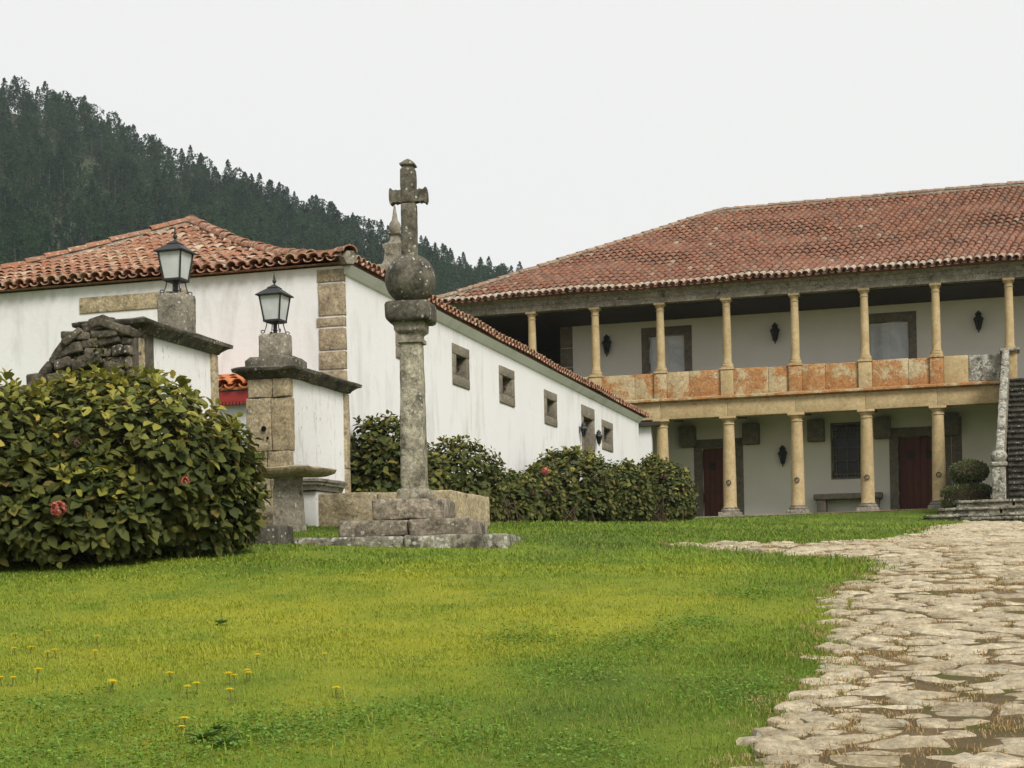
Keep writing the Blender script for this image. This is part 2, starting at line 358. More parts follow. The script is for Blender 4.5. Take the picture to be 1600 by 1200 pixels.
leafmat('topiary_leaf', lambda t: t.ramp(t.rnd(), [(0, (.06, .085, .03)), (.6, (.11, .13, .045)), (1, (.17, .17, .07))]), .2)
leafmat('flower_red', lambda t: t.ramp(t.rnd(), [(0, (.3, .05, .04)), (.6, (.5, .12, .09)), (1, (.55, .25, .2))]), .25)
leafmat('flower_yellow', lambda t: t.ramp(t.rnd(), [(0, (.85, .64, .012)), (1, (.92, .78, .03))]), .2)
leafmat('stem_green', lambda t: t.ramp(t.rnd(), [(0, (.09, .12, .03)), (1, (.13, .11, .05))]), .1)
leafmat('twig', lambda t: t.ramp(t.noise(12, 3), [(.3, (.045, .032, .02)), (.7, (.11, .08, .05))]), .0, .9, .1)
leafmat('forest_leaf', lambda t: t.mix(t.ramp(t.noise(.014, 3), [(.42, 0.), (.6, .85)]), t.ramp(t.rnd(), [(0, (.015, .034, .027)), (.5, (.021, .046, .034)), (1, (.029, .058, .04))]), (.034, .07, .038)), .45, .9, .05)
leafmat('forest_leaf_pale', lambda t: t.ramp(t.rnd(), [(0, (.024, .052, .03)), (.6, (.033, .068, .036)), (1, (.045, .082, .04))]), .45, .9, .05)
t = NT('bark'); t.bsdf(t.ramp(t.noise(.6, 4), [(.3, (.06, .052, .044)), (.7, (.12, .108, .092))]), .9)
t = NT('hill_soil'); t.bsdf(t.ramp(t.noise(.05, 4), [(.3, (.03, .042, .02)), (.7, (.06, .06, .03))]), .95)
t = NT('path_soil'); col = t.ramp(t.noise(2.2, 5), [(.35, (.26, .185, .1)), (.52, (.17, .125, .068)), (.68, (.13, .135, .036))]); t.bsdf(col, .95, t.bump(t.noise(28, 6, .75), 1., .05), .1)
t = NT('gravel'); t.bsdf(t.ramp(t.noise(30, 4, .7), [(.3, (.2, .1, .08)), (.7, (.36, .22, .18))]), .95, t.bump(t.noise(60, 3), .8, .02), .1)
# ================================================================== GROUND
def spaced(lo, a, b, hi, st):
    core = list(np.arange(a, b+1e-6, st)); g = st; x = a; left = []
    while x > lo: g *= 1.35; x -= g; left.append(x)
    g = st; x = b; right = []
    while x < hi: g *= 1.35; x += g; right.append(x)
    return np.array(left[::-1] + core + right)
gx = spaced(-700, -20, 8, 700, .35); gy = spaced(-250, -1, 58, 800, .35)
XX, YY = np.meshgrid(gx, gy); ZZ = Harr(XX, YY)
nx, ny = len(gx), len(gy); ii = np.arange((ny-1)*(nx-1)); q0 = (ii//(nx-1))*nx + ii % (nx-1)
gl = np.stack([q0, q0+1, q0+nx+1, q0+nx], 1).ravel()
link('ground', npmesh('ground', np.stack([XX.ravel(), YY.ravel(), ZZ.ravel()], 1), gl, np.full(len(ii), 4), 'lawn_soil'), kind='structure')

# ------------------------------------------------------------------ cobbled path
PB = [(1060, 1400), (1115, 1250), (1152, 1200), (1182, 1150), (1215, 1110), (1262, 1075), (1268, 1040), (1284, 1000), (1290, 960), (1300, 925), (1342, 905), (1364, 884),
      (1335, 876), (1280, 871), (1200, 866), (1130, 860), (1040, 852.5), (1130, 849), (1250, 851), (1370, 846), (1440, 833), (1478, 822)]
pp = [on_ground(*p) for p in PB]; PP = [(p.x, p.y) for p in pp]
e = pp[-1]; PP += [(e.x+.3, 46.6), (9, 46.6), (9, 20), (5.5, 8), (4.5, 0), (pp[0].x+1.0, pp[0].y-2.5)]
PPa = np.array(PP)
def inpoly(x, y, P=PPa):
    x = np.asarray(x, float); y = np.asarray(y, float); r = np.zeros(x.shape, bool); n = len(P); j = n-1
    for i in range(n):
        xi, yi = P[i]; xj, yj = P[j]
        c = ((yi > y) != (yj > y)) & (x < (xj-xi)*(y-yi)/(yj-yi+1e-12)+xi); r ^= c; j = i
    return r
def polydist(x, y, P=PPa):
    d = np.full(np.shape(x), 1e9); n = len(P)
    for i in range(n):
        a = P[i]; b = P[(i+1) % n]; ab = b-a; t_ = np.clip(((x-a[0])*ab[0]+(y-a[1])*ab[1])/(ab@ab+1e-12), 0, 1)
        d = np.minimum(d, np.hypot(x-a[0]-t_*ab[0], y-a[1]-t_*ab[1]))
    return d
st = .16; px_ = np.arange(-8, 9.2, st); py_ = np.arange(-1, 47, st); A, B = np.meshgrid(px_, py_)
keep = inpoly(A, B) ; wob = .14*np.sin(A*5.1+B*3.3)*np.sin(B*4.7-A*2.1)
sd = np.where(keep, polydist(A, B), -polydist(A, B)) + wob
jj, kk = np.where((sd[:-1, :-1] > .1) & (sd[1:, 1:] > .1) & (sd[:-1, 1:] > .1) & (sd[1:, :-1] > .1))
n_ = len(px_); q0 = jj*n_+kk; lp = np.stack([q0, q0+1, q0+n_+1, q0+n_], 1).ravel(); us, inv = np.unique(lp, return_inverse=True)
V = np.stack([A.ravel()[us], B.ravel()[us]], 1); V = np.column_stack([V, Harr(V[:, 0], V[:, 1])+.012])
path = link('path', npmesh('path', V, inv, np.full(len(q0), 4), 'path_soil'), kind='structure'); ORG[path.name] = Vector()

# stones: power-diagram cells of uneven sites, each rounded and domed
def clip(poly, nx_, ny_, c):
    o = []; n = len(poly)
    for i in range(n):
        a, b = poly[i], poly[(i+1) % n]; da = a[0]*nx_+a[1]*ny_-c; db = b[0]*nx_+b[1]*ny_-c
        if da <= 0: o.append(a)
        if (da < 0) != (db < 0): t_ = da/(da-db); o.append((a[0]+(b[0]-a[0])*t_, a[1]+(b[1]-a[1])*t_))
    return o
SXY = 1.75; sites = []; near_ = {}; rs = random.Random(21)
_ex, _ey = np.meshgrid(np.arange(-40, 80), np.arange(16, 190)); _wx = (_ex+.5)*.25*CT-(_ey+.5)*.25*ST; _wy = (_ex+.5)*.25*ST+(_ey+.5)*.25*CT
_ed = polydist(_wx, _wy); edge_lut = {(int(a), int(b)): float(c) for a, b, c in zip(_ex.ravel(), _ey.ravel(), _ed.ravel()) if c < .8}
for it in range(90000):                                # uneven dart throwing: a few broad slabs, many small stones
    dd = rs.uniform(5, 47); x = rs.uniform(-4, dd*.335+1.5)
    r0 = (.2 if it < 1100 else .125 if it < 12000 else .075)*rs.uniform(.85, 1.15)
    ed_ = min(edge_lut.get((int(x/.25), int(dd/.25)), 9.), 9.)
    if ed_ < .55: r0 = min(r0, .06+.09*ed_)
    sx_ = x/SXY; key = (int(sx_//.5), int(dd//.5)); hit = False
    for a in (-1, 0, 1):
        for b in (-1, 0, 1):
            for k in near_.get((key[0]+a, key[1]+b), ()):
                q = sites[k]
                if (q[0]-sx_)**2+(q[1]-dd)**2 < ((q[2]+r0)*.86)**2: hit = True; break
    if hit: continue
    near_.setdefault(key, []).append(len(sites)); sites.append((sx_, dd, r0, x*CT-dd*ST, x*ST+dd*CT))
sa = np.array(sites); ok = inpoly(sa[:, 3], sa[:, 4])
STONES = []; jt0 = []
edge_d = polydist(sa[:, 3], sa[:, 4])
for i in np.where(ok & (edge_d > sa[:, 2]*.7))[0]:
    x, y, w_, _, _ = sites[i]; poly = [(x-.6, y-.6), (x+.6, y-.6), (x+.6, y+.6), (x-.6, y+.6)]
    for a in (-1, 0, 1):
        for b in (-1, 0, 1):
            for k in near_.get((int(x//.5)+a, int(y//.5)+b), ()):
                if k == i: continue
                X2, Y2, w2 = sites[k][:3]; nx_, ny_ = X2-x, Y2-y
                poly = clip(poly, nx_, ny_, 0.5*(nx_*nx_+ny_*ny_+w_*w_-w2*w2) + x*nx_+y*ny_)
                if len(poly) < 3: break
    if len(poly) < 3: continue
    poly = [(p[0]*SXY, p[1]) for p in poly]
    c = (sum(p[0] for p in poly)/len(poly), sum(p[1] for p in poly)/len(poly))
    for _ in range(1):
        q = []
        for k in range(len(poly)):
            a, b = poly[k], poly[(k+1) % len(poly)]
            q += [(a[0]*.86+b[0]*.14, a[1]*.86+b[1]*.14), (a[0]*.14+b[0]*.86, a[1]*.14+b[1]*.86)]
        poly = q
    size = min(math.hypot(p[0]-c[0], p[1]-c[1]) for p in poly)
    if size < .035 or random.random() < .025: jt0.append(c); continue
    STONES.append((c, poly))
STONES.sort(key=lambda s_: s_[0][1])
def stone_geo(c, poly, sd_):
    rr = random.Random(sd_); h = rr.uniform(.01, .034); tilt = (rr.uniform(-.06, .06), rr.uniform(-.08, .05)); gap = rr.uniform(.006, .02)
    n = len(poly); vs = []; fs = []
    def ringp(k, zz, jit=0.):
        for p in poly:
            dx, dy = p[0]-c[0], p[1]-c[1]; L = math.hypot(dx, dy) + 1e-6; m = max(.1, k*(L-gap)/L)
            nz = mnoise.noise(Vector((p[0]*6, p[1]*6, zz*20+sd_)))
            m *= 1 + .15*(nz-.2); x, y = dx*m, dy*m
            vs.append((c[0]+x, c[1]+y, zz + x*tilt[0] + y*tilt[1] + jit*nz))
    ringp(1.0, -.05); ringp(.98, h*.5, .012); ringp(.88, h*.9, .02); ringp(.45, h*1.1, .03)
    for r_ in range(3):
        for k in range(n): fs.append((r_*n+k, r_*n+(k+1) % n, (r_+1)*n+(k+1) % n, (r_+1)*n+k))
    fs.append(tuple(3*n+k for k in range(n)))
    wv = []
    for p in vs: wv.append((p[0]*CT-p[1]*ST, p[0]*ST+p[1]*CT, p[2]))
    ctr = (c[0]*CT-c[1]*ST, c[0]*ST+c[1]*CT); z0 = H(*ctr)
    dzx = (H(ctr[0]+.2, ctr[1])-z0)/.2; dzy = (H(ctr[0], ctr[1]+.2)-z0)/.2
    wv = [(p[0], p[1], p[2]+z0+dzx*(p[0]-ctr[0])+dzy*(p[1]-ctr[1])) for p in wv]
    return wv, fs, Vector((ctr[0], ctr[1], z0))
inview = [s_ for s_ in STONES if s_[0][0] < s_[0][1]*.335]
ids = set(id(s_) for s_ in inview[:300]); far = MB()
for k, s_ in enumerate(STONES):
    wv, fs, o_ = stone_geo(*s_, k)
    if id(s_) in ids:
        m = MB().add(wv, fs); ob = link('cobblestone', m.mesh('cobblestone', 'cobble', o_, True, 38), path); ob.location = o_
    else: far.add(wv, fs)
far.build('distant_cobbles', 'cobble', path, True, 38, kind='stuff')

# ------------------------------------------------------------------ grass blades and other ground cover
def blades(n, dlo, dhi, wid, hgt, per=1):
    d = np.sqrt(rng.uniform(dlo**2, dhi**2, n)); u = rng.uniform(-.44, .40, n)*d
    x = u*CT - d*ST; y = u*ST + d*CT
    s1 = np.where(inpoly(x, y), polydist(x, y), -polydist(x, y))
    dens = .5+.5*np.sin(x*1.9+np.sin(y*1.3)*2)*np.sin(y*2.3+np.sin(x*1.7)*2)
    tuft = np.clip(1+.5*(dens-.5), .6, 1.35)
    k = (s1 < .1+.3*rng.random(n)**2) & (y < 53.1) & ~((x < -9.6) & (y > 17.0))
    k &= rng.random(n) < .62+.38*dens
    x, y, d, tuft, s1 = x[k], y[k], d[k], tuft[k], s1[k]; m = len(x)
    z = Harr(x, y); az = rng.uniform(0, 2*np.pi, m); lean = rng.uniform(.1, 1.0, m)
    edge = np.exp(-np.abs(s1)/.35)
    h = hgt*rng.uniform(.5, 1.25, m)*tuft*(1+.7*edge); w = wid*rng.uniform(.7, 1.3, m)
    dx, dy = np.cos(az), np.sin(az); ax, ay = -dy, dx; b = np.stack([x, y, z-.005], 1)
    up = np.stack([dx*lean*h*.45, dy*lean*h*.45, h*.62], 1); tip = np.stack([dx*lean*h*1.15, dy*lean*h*1.15, h*(1-.25*lean)], 1); sd_ = np.stack([ax*w/2, ay*w/2, 0*w], 1)
    V = np.stack([b-sd_, b+sd_, b+up+sd_*.8, b+up-sd_*.8, b+tip], 1).reshape(-1, 3)
    o = (np.arange(m)*5)[:, None]
    L = (o + np.array([0, 1, 2, 3, 3, 2, 4])[None]).ravel(); return V, L, np.tile([4, 3], m)
def blade_obj(name, sets, mat, **kw):
    Vs, Ls, Ss, b = [], [], [], 0
    for V, L, S in sets: Vs.append(V); Ls.append(L+b); Ss.append(S); b += len(V)
    return link(name, npmesh(name, np.concatenate(Vs), np.concatenate(Ls), np.concatenate(Ss), mat), **kw)
blade_obj('grass', [blades(160000, 6.2, 12, .0046, .024), blades(115000, 10.5, 18, .008, .029), blades(80000, 16, 27, .013, .042), blades(34000, 25, 52, .022, .06)],
          'grass_blade', kind='stuff', label='short yellow green lawn grass around the stone pillory', cat='grass')
# dry tufts and moss in the joints
def tufts(pts, n, h, w, spread):
    P = np.repeat(np.asarray(pts, float), n, 0); m = len(P); x = P[:, 0]+rng.normal(0, spread, m); y = P[:, 1]+rng.normal(0, spread, m)
    z = Harr(x, y)+.01; az = rng.uniform(0, 2*np.pi, m); ln = rng.uniform(.2, 1.1, m); hh = h*rng.uniform(.4, 1.2, m)
    dx, dy = np.cos(az), np.sin(az); b = np.stack([x, y, z], 1); sd_ = np.stack([-dy*w/2, dx*w/2, 0*dx], 1)
    up = np.stack([dx*ln*hh*.5, dy*ln*hh*.5, hh*.6], 1); tp = np.stack([dx*ln*hh*1.3, dy*ln*hh*1.3, hh*(.95-.35*ln)], 1)
    V = np.stack([b-sd_, b+sd_, b+up+sd_*.7, b+up-sd_*.7, b+tp], 1).reshape(-1, 3); o = (np.arange(m)*5)[:, None]
    return V, (o+np.array([0, 1, 2, 3, 3, 2, 4])[None]).ravel(), np.tile([4, 3], m)
jt = []
for c in jt0:
    for _ in range(18): q = (c[0]+random.gauss(0, .15), c[1]+random.gauss(0, .1)); jt.append((q[0]*CT-q[1]*ST, q[0]*ST+q[1]*CT))
for c, poly in STONES:
    for p in poly[::3]:
        if random.random() < (.5 if c[1] < 13 else .25 if c[1] < 22 else .05): jt.append((p[0]*CT-p[1]*ST, p[0]*ST+p[1]*CT))
for i in range(16):                                   # scruffy dry margin between lawn and stones
    a = PPa[i]; b = PPa[i+1]
    for k in range(int(np.linalg.norm(b-a)/.16)): jt.append(tuple(a+(b-a)*random.random()+rng.normal(0, .13, 2)))
blade_obj('dry_grass', [tufts(jt, 24, .036, .0055, .055)], 'dry_grass', kind='stuff', label='brown dry grass tufts in the cobble joints', cat='dry grass')
wd = []
for i in range(240):
    d = random.uniform(6.8, 16); u = random.uniform(-.36, .18)*d; x, y = u*CT-d*ST, u*ST+d*CT
    if not inpoly(np.array([x]), np.array([y]))[0]: wd.append((x, y))
blade_obj('long_grass', [tufts(wd, 12, .08, .006, .07)], 'grass_blade', kind='stuff', label='longer grass tufts scattered over the near lawn', cat='grass')
cl = []; CP = [on_ground(px, py) for px, py in ((60, 1110), (180, 1130), (400, 1140), (470, 1155), (60, 1180), (260, 1185), (620, 1120), (720, 1160), (880, 1060), (1000, 1010), (1080, 980), (1150, 1080), (900, 1180), (1180, 930), (820, 1000))]
for c in CP:
    for _ in range(900):
        x, y = c.x+rng.normal(0, .22), c.y+rng.normal(0, .3); a = rng.uniform(0, 6.28); el = rng.uniform(-.2, .7); dr = np.array([math.cos(a)*math.cos(el), math.sin(a)*math.cos(el), math.sin(el)])
        sx = unit(np.cross(dr, [0, 0, 1])); cl.append((x, y, rng.uniform(.012, .04), dr, sx, rng.uniform(.012, .022)))
zz = Harr(np.array([c[0] for c in cl]), np.array([c[1] for c in cl])); okc = ~inpoly(np.array([c[0] for c in cl]), np.array([c[1] for c in cl]))
cm = [basis((c[0], c[1], z+c[2]), c[4], c[3], np.cross(c[4], c[3]), c[5]) for c, z, k in zip(cl, zz, okc) if k]
link('clover', bake_mesh('clover', [([(0, 0, 0), (.5, .45, .1), (.3, .95, .1), (0, .85, 0), (-.3, .95, .1), (-.5, .45, .1)], [(0, 1, 2, 3), (0, 3, 4, 5)], cm)], 'clover_leaf'), kind='stuff', label='low clover patches in the near lawn', cat='clover')
# broad-leaved rosettes
def leaf_t(w=.32, fold=.12, droop=.18, tipk=1.0):
    V = [(0, 0, 0), (-w*.8, .28, fold*.8), (0, .3, 0), (w*.8, .28, fold*.8), (-w*.95, .6, fold-droop*.35), (0, .62, -droop*.35), (w*.95, .6, fold-droop*.35), (-w*.5, .85, fold*.5-droop*.7), (w*.5, .85, fold*.5-droop*.7), (0, tipk, -droop)]
    F = [(0, 2, 1), (0, 3, 2), (1, 2, 5, 4), (2, 3, 6, 5), (4, 5, 7), (5, 6, 8), (7, 5, 9), (5, 8, 9)]
    return V, F
for (px, py, s) in ((318, 1160, .1), (350, 1168, .09), (340, 1150, .08), (345, 978, .07)):
    g = on_ground(px, py); ms = []
    for k in range(11):
        a = k*2.4; el = random.uniform(.25, .8); dr = np.array([math.cos(a)*math.cos(el), math.sin(a)*math.cos(el), math.sin(el)])
        sx = unit(np.cross(dr, [0, 0, 1])); ms.append(basis(np.array(g)+[0, 0, .01], sx, dr, np.cross(sx, dr), s*random.uniform(.7, 1.2)))
    w_ = thing('broadleaf_weed', {318: 'dark broad leaved weed lowest in the lawn, left of its pair', 350: 'dark broad leaved weed lowest in the lawn, right of its pair', 340: 'small dark weed just above the lowest weed pair', 345: 'tiny dark weed alone in the yellowish middle lawn'}[px], 'weed', g)
    link('leaves', bake_mesh('leaves', [(*leaf_t(.2), ms)], 'weed_leaf', g), w_, kind='stuff')
# dandelions
DF = [(70, 355), (207, 343), (66, 422), (126, 415), (203, 434), (232, 433), (400, 440), (408, 374), (152, 521), (715, 533), (1073, 457), (1030, 527), (1045, 537), (982, 544), (960, 547), (959, 608), (1404, 597), (460, 570), (475, 577), (783, 601), (818, 580), (778, 735), (751, 755), (8, 545), (48, 550), (1357, 445)]
g = on_ground(130, 1000)
dn = thing('dandelion', 'small yellow dandelion flower on a short stem in the lawn', 'dandelion', (0, 0, 0), 'dandelions dotted over the lawn', local=True)
MB().tube([(0, 0, 0), (.006, .003, .04), (.004, .008, .075)], .0028, 5).build('stem', 'stem_green', dn, True)
fh = MB()
for ring, (n, l, el) in enumerate(((16, .026, .18), (13, .02, .6), (8, .013, 1.1))):
    for k in range(n):
        a = 2*math.pi*k/n + ring; ce, se = math.cos(el), math.sin(el); d = Vector((math.cos(a)*ce, math.sin(a)*ce, se)); s_ = Vector((-math.sin(a), math.cos(a), 0))*.0045
        b = Vector((.004, .008, .074)); fh.add([b, b+d*l*.6+s_, b+d*l, b+d*l*.6-s_], [(0, 1, 2, 3)])
fh.lathe([(.001, .062), (.009, .07), (.006, .076)], 6, (.004, .008))
fh.build('flower_head', 'flower_yellow', dn)
for i, (a, b) in enumerate(DF):
    g = on_ground(a/2.667, 860+b/2.667+8); o_ = dn if i == 0 else dup(dn, g); o_.location = g; o_.rotation_euler[2] = random.uniform(0, 6); k = random.uniform(1.0, 1.45); o_.scale = (k, k, random.uniform(.65, 1.1))

# ================================================================== HILL AND FOREST
SK = [(-700, -60), (-300, 50), (0, 118), (60, 130), (130, 155), (200, 195), (260, 215), (330, 250), (400, 270), (450, 290), (540, 325), (640, 365), (700, 385), (760, 405), (820, 418), (900, 445), (1100, 520), (1400, 640), (1700, 700), (2100, 720)]
YR = 430.
su = [((p[0]-800)*C_+(920-p[1])*S_)/FPX for p in SK]; sv = [(-(p[0]-800)*S_+(920-p[1])*C_)/FPX for p in SK]
TREEH = 10.; HAZE = .00017
def hill(u, s):                                        # u = bearing, s = 0 foot .. 1 ridge
    top = np.maximum(np.interp(u, su, sv)*YR - TREEH*.93, 4); d = 135 + (YR-135)*s
    k = np.where(s <= 1, np.clip(s, 0, 1)**1.1, 1-(s-1)*1.1)
    z = 2.0 + (top-2.0)*k + 2.2*np.sin(u*60+s*9)*np.sin(s*13)*np.clip(s*3, 0, 1)*np.clip((1.0-s)*4, 0, 1)
    xc = u*d; return xc*CT-d*ST, xc*ST+d*CT, z+EYE
ug = np.linspace(-.66, .5, 100); sg = np.linspace(-.05, 1.5, 60); Ug, Sg = np.meshgrid(ug, sg)
hx, hy, hz = hill(Ug, Sg); nx, ny = 100, 60; ii = np.arange((ny-1)*(nx-1)); q0 = (ii//(nx-1))*nx + ii % (nx-1)
link('hill', npmesh('hill', np.stack([hx.ravel(), hy.ravel(), hz.ravel()], 1), np.stack([q0, q0+1, q0+nx+1, q0+nx], 1).ravel(), np.full(len(ii), 4), 'hill_soil'), kind='structure')
def tree_geo(seed, kind):                              # unit height 1; returns crown quads, trunk
    r = random.Random(seed); V = []; F = []
    n = 400 if kind == 0 else 420
    for i in range(n):
        if kind == 0:                                  # tall eucalyptus / pine: bare trunk, tapering tufted crown
            zc = r.uniform(.24, 1.0)**.9; lim = .25*(max(0, 1-zc)**.75)*1.25 + .01; lobe = .8+.2*math.sin(zc*19+seed+2*math.sin(i))
        else:                                          # rounded broadleaf
            zc = r.uniform(.14, 1.0); lim = .36*math.sqrt(max(.02, 1-((zc-.52)/.5)**2)); lobe = .8+.2*math.sin(zc*15+seed)
        a = r.uniform(0, 6.283); rad = lim*lobe*math.sqrt(r.uniform(.12, 1)); c = Vector((rad*math.cos(a), rad*math.sin(a), zc))
        s = r.uniform(.016, .034) if kind == 0 else r.uniform(.022, .044)
        n1 = Vector((r.gauss(0, 1), r.gauss(0, 1), r.gauss(.2, .8))).normalized(); u = n1.orthogonal().normalized(); w = n1.cross(u)
        b = len(V); V += [c+u*s, c+w*s*.8-u*s*.4, c-w*s*.8-u*s*.5]; F.append((b, b+1, b+2))
    tk = MB(); tr = .011 if kind == 0 else .016; top = .85 if kind == 0 else .5
    bx, by = r.uniform(-.02, .02), r.uniform(-.02, .02)
    tk.tube([(0, 0, -.05), (bx*.5, by*.5, top*.5), (bx, by, top)], [tr, tr*.8, tr*.3], 5)
    for _ in range(4):
        z = r.uniform(.3, .7)*top+.1; a = r.uniform(0, 6.28); l = .1 if kind == 0 else .2
        tk.tube([(bx*z, by*z, z), (l*math.cos(a), l*math.sin(a), z+l*.8)], [tr*.4, tr*.15], 4)
    return V, F, tk
protos = [tree_geo(i, 0) for i in range(6)] + [tree_geo(20+i, 1) for i in range(4)]
crowns = [[] for _ in protos]; trunks = [[] for _ in protos]
def place(u, s, kind, h, want):
    x, y, z = (float(v) for v in hill(np.array(u), np.array(s)))
    p = random.randrange(6) if kind == 0 else 6+random.randrange(4)
    a = random.uniform(0, 6.28); wd_ = h*random.uniform(.85, 1.2); m = np.eye(4); m[:3, :3] = np.array([[math.cos(a)*wd_, -math.sin(a)*wd_, 0], [math.sin(a)*wd_, math.cos(a)*wd_, 0], [0, 0, h]]); m[:3, 3] = (x, y, z-.3)
    if want: return p, m
    crowns[p].append(m); trunks[p].append(m)
sky_me = {}
for i in range(110):                                    # trees one can tell apart on the crest
    px = -60 + i*8.5 + random.uniform(-4, 4); py = np.interp(px, [q[0] for q in SK], [q[1] for q in SK]); r_ = ray(px, py)
    u = ((px-800)*C_+(920-py)*S_)/FPX
    p, m = place(u, random.uniform(.975, 1.02), 0 if random.random() < .6 else 1, TREEH*random.uniform(.7, 1.1), True)
    if p not in sky_me:
        V_, F_, tk = protos[p]; mc = MB().add(V_, F_); sky_me[p] = (mc.mesh('crown', 'forest_leaf'), tk.mesh('trunk', 'bark'))
    tr = thing('hilltop_tree', 'dark slender tree standing against the sky along the hill crest', 'tree', group='trees along the hill crest', local=True)
    tr.matrix_world = Matrix(m); link('crown', sky_me[p][0], tr); link('trunk', sky_me[p][1], tr)
for i in range(2700):
    u = random.uniform(-.46, .12); s = random.random()**.75*1.04
    low = random.random() < (.85 if s < .55+.2*math.sin(u*31) else .45)
    place(u, s, 1 if low else 0, random.uniform(5.5, 10) if low else random.uniform(7, 11), False)
fo = link('forest_trunks', bake_mesh('forest_trunks', [(protos[p][2].v, protos[p][2].f, trunks[p]) for p in range(10)], 'bark'), kind='stuff', label='pale trunks of the wood covering the hillside', cat='forest')
link('conifer_forest', bake_mesh('conifer_forest', [(protos[p][0], protos[p][1], crowns[p]) for p in range(6)], 'forest_leaf', smooth=False), kind='stuff', label='dark dense wood covering the hillside', cat='forest')
link('broadleaf_forest', bake_mesh('broadleaf_forest', [(protos[p][0], protos[p][1], crowns[p]) for p in range(6, 10)], 'forest_leaf_pale', smooth=False), kind='stuff', label='paler rounded trees massed on the lower hillside', cat='forest')
# ================================================================== BUILDING HELPERS
def tile_t(L=.46, r0=.108, r1=.088, th=.016, seg=6, hk=.85):
    V = []; F = []; n = seg+1
    for (y, r) in ((0, r0), (L, r1), (0, r0-th), (.16, r0-th-.004)):
        for k in range(n): a = math.pi*k/seg; V.append((r*math.cos(a), y, r*hk*math.sin(a)))
    for k in range(seg):
        F += [(k, n+k, n+k+1, k+1), (2*n+k, k, k+1, 2*n+k+1), (3*n+k, 2*n+k, 2*n+k+1, 3*n+k+1)]
    return V, F
def chan_t(L=.46, r=.1, seg=5):
    V = []; F = []; n = seg+1
    for (y, rr, dz) in ((0, r*.9, 0), (L, r, 0), (0, r*.9, -.016)):
        for k in range(n): a = math.pi*k/seg; V.append((rr*math.cos(a), y, -rr*.62*math.sin(a)+.05+dz))
    for k in range(seg): F += [(k, k+1, n+k+1, n+k), (k, 2*n+k, 2*n+k+1, k+1)]
    return V, F
def slope_tiles(org, ea, eb, amax, bmax, inside, pitch=.235, course=.37, wav=.03, seed=0, bmin=0, cast=None, shear=0.):
    org, ea, eb = np.array(org, float), unit(ea), unit(eb); nn = unit(np.cross(ea, eb)); cov = []; chn = []; r = random.Random(seed); org0 = org; eb0 = eb
    for i in range(int((amax + bmax*abs(shear))/pitch)):
        ja = r.uniform(-.012, .012)
        for j in range(bmin, int(bmax/course)):
            b = j*course + (r.uniform(-.02, .02) if j else r.uniform(-.035, .02)); a = (i+.5)*pitch + ja + r.uniform(-.01, .01) + (b*shear - bmax*shear if shear else 0)
            w = wav*mnoise.noise(Vector((a*.5, b*.5, seed+.3)))
            if cast: org, eb, nn, b_ = cast_at(org0, ea, eb0, b, bmax, cast); b, keep_b = b_, b
            bt = keep_b if cast else b
            if inside(a, bt+.1):
                yaw = r.uniform(-.035, .035)+shear; e2 = unit(eb - nn*.045 + ea*yaw); n2 = unit(np.cross(unit(ea-eb*yaw), e2)); cov.append((bt, basis(org+ea*a+eb*b+nn*(.052+w+r.uniform(-.004, .006)), np.cross(e2, n2), e2, n2)))
            a2 = a+pitch/2
            if inside(a2, bt+.1):
                e2 = unit(eb - nn*.03 + ea*shear); chn.append(basis(org+ea*a2+eb*(b-.02)+nn*(.0+w), unit(ea-eb*shear), e2, unit(np.cross(ea, e2))))
    return cov, chn
PB_ = 1.4                                              # bell-cast exponent of the barn roof
def cast_at(org, ea, eb, b, bmax, rise):               # point and axes on the bell-cast slope at length b
    s = min(max(b/bmax, 0), 1); hz = np.array([eb[0], eb[1], 0]); run = np.linalg.norm(hz)*bmax; hz = unit(hz)
    z = rise*s**PB_; dz = rise*PB_*max(s, .02)**(PB_-1)/run; e2 = unit(hz+np.array([0, 0, dz])); o = org + hz*run*s + np.array([0, 0, z])
    return o, e2, unit(np.cross(ea, e2)), 0.
def ridge_tiles(p, q, name, mat, parent, scale=1.25, step=.4, seed=0, cast=False):
    if cast:
        p, q = np.array(p, float), np.array(q, float); n = 10; P = [p+(q-p)*i/n for i in range(n+1)]
        for i in range(n+1): P[i][2] = p[2]+(q[2]-p[2])*(i/n)**PB_
        for i in range(n): ridge_tiles(P[i], P[i]+(P[i+1]-P[i])*.97, name, mat, parent, scale, step, seed+i)
        return
    p, q = np.array(p, float), np.array(q, float); e = unit(q-p); s = unit(np.cross(e, [0, 0, 1])); nn = np.cross(s, e); L = np.linalg.norm(q-p); r = random.Random(seed)
    V, F = tile_t(.5); me = MB().add(V, F).mesh(name, mat, smooth=True, angle=50)
    for k in range(max(1, int(round(L/step)))):
        e2 = unit(e - nn*.07 + s*r.uniform(-.03, .03)); link(name, me, parent, Matrix(basis(p+e*step*k+nn*r.uniform(.0, .025), np.cross(e2, nn), e2, nn, scale*r.uniform(.95, 1.06)).tolist()))
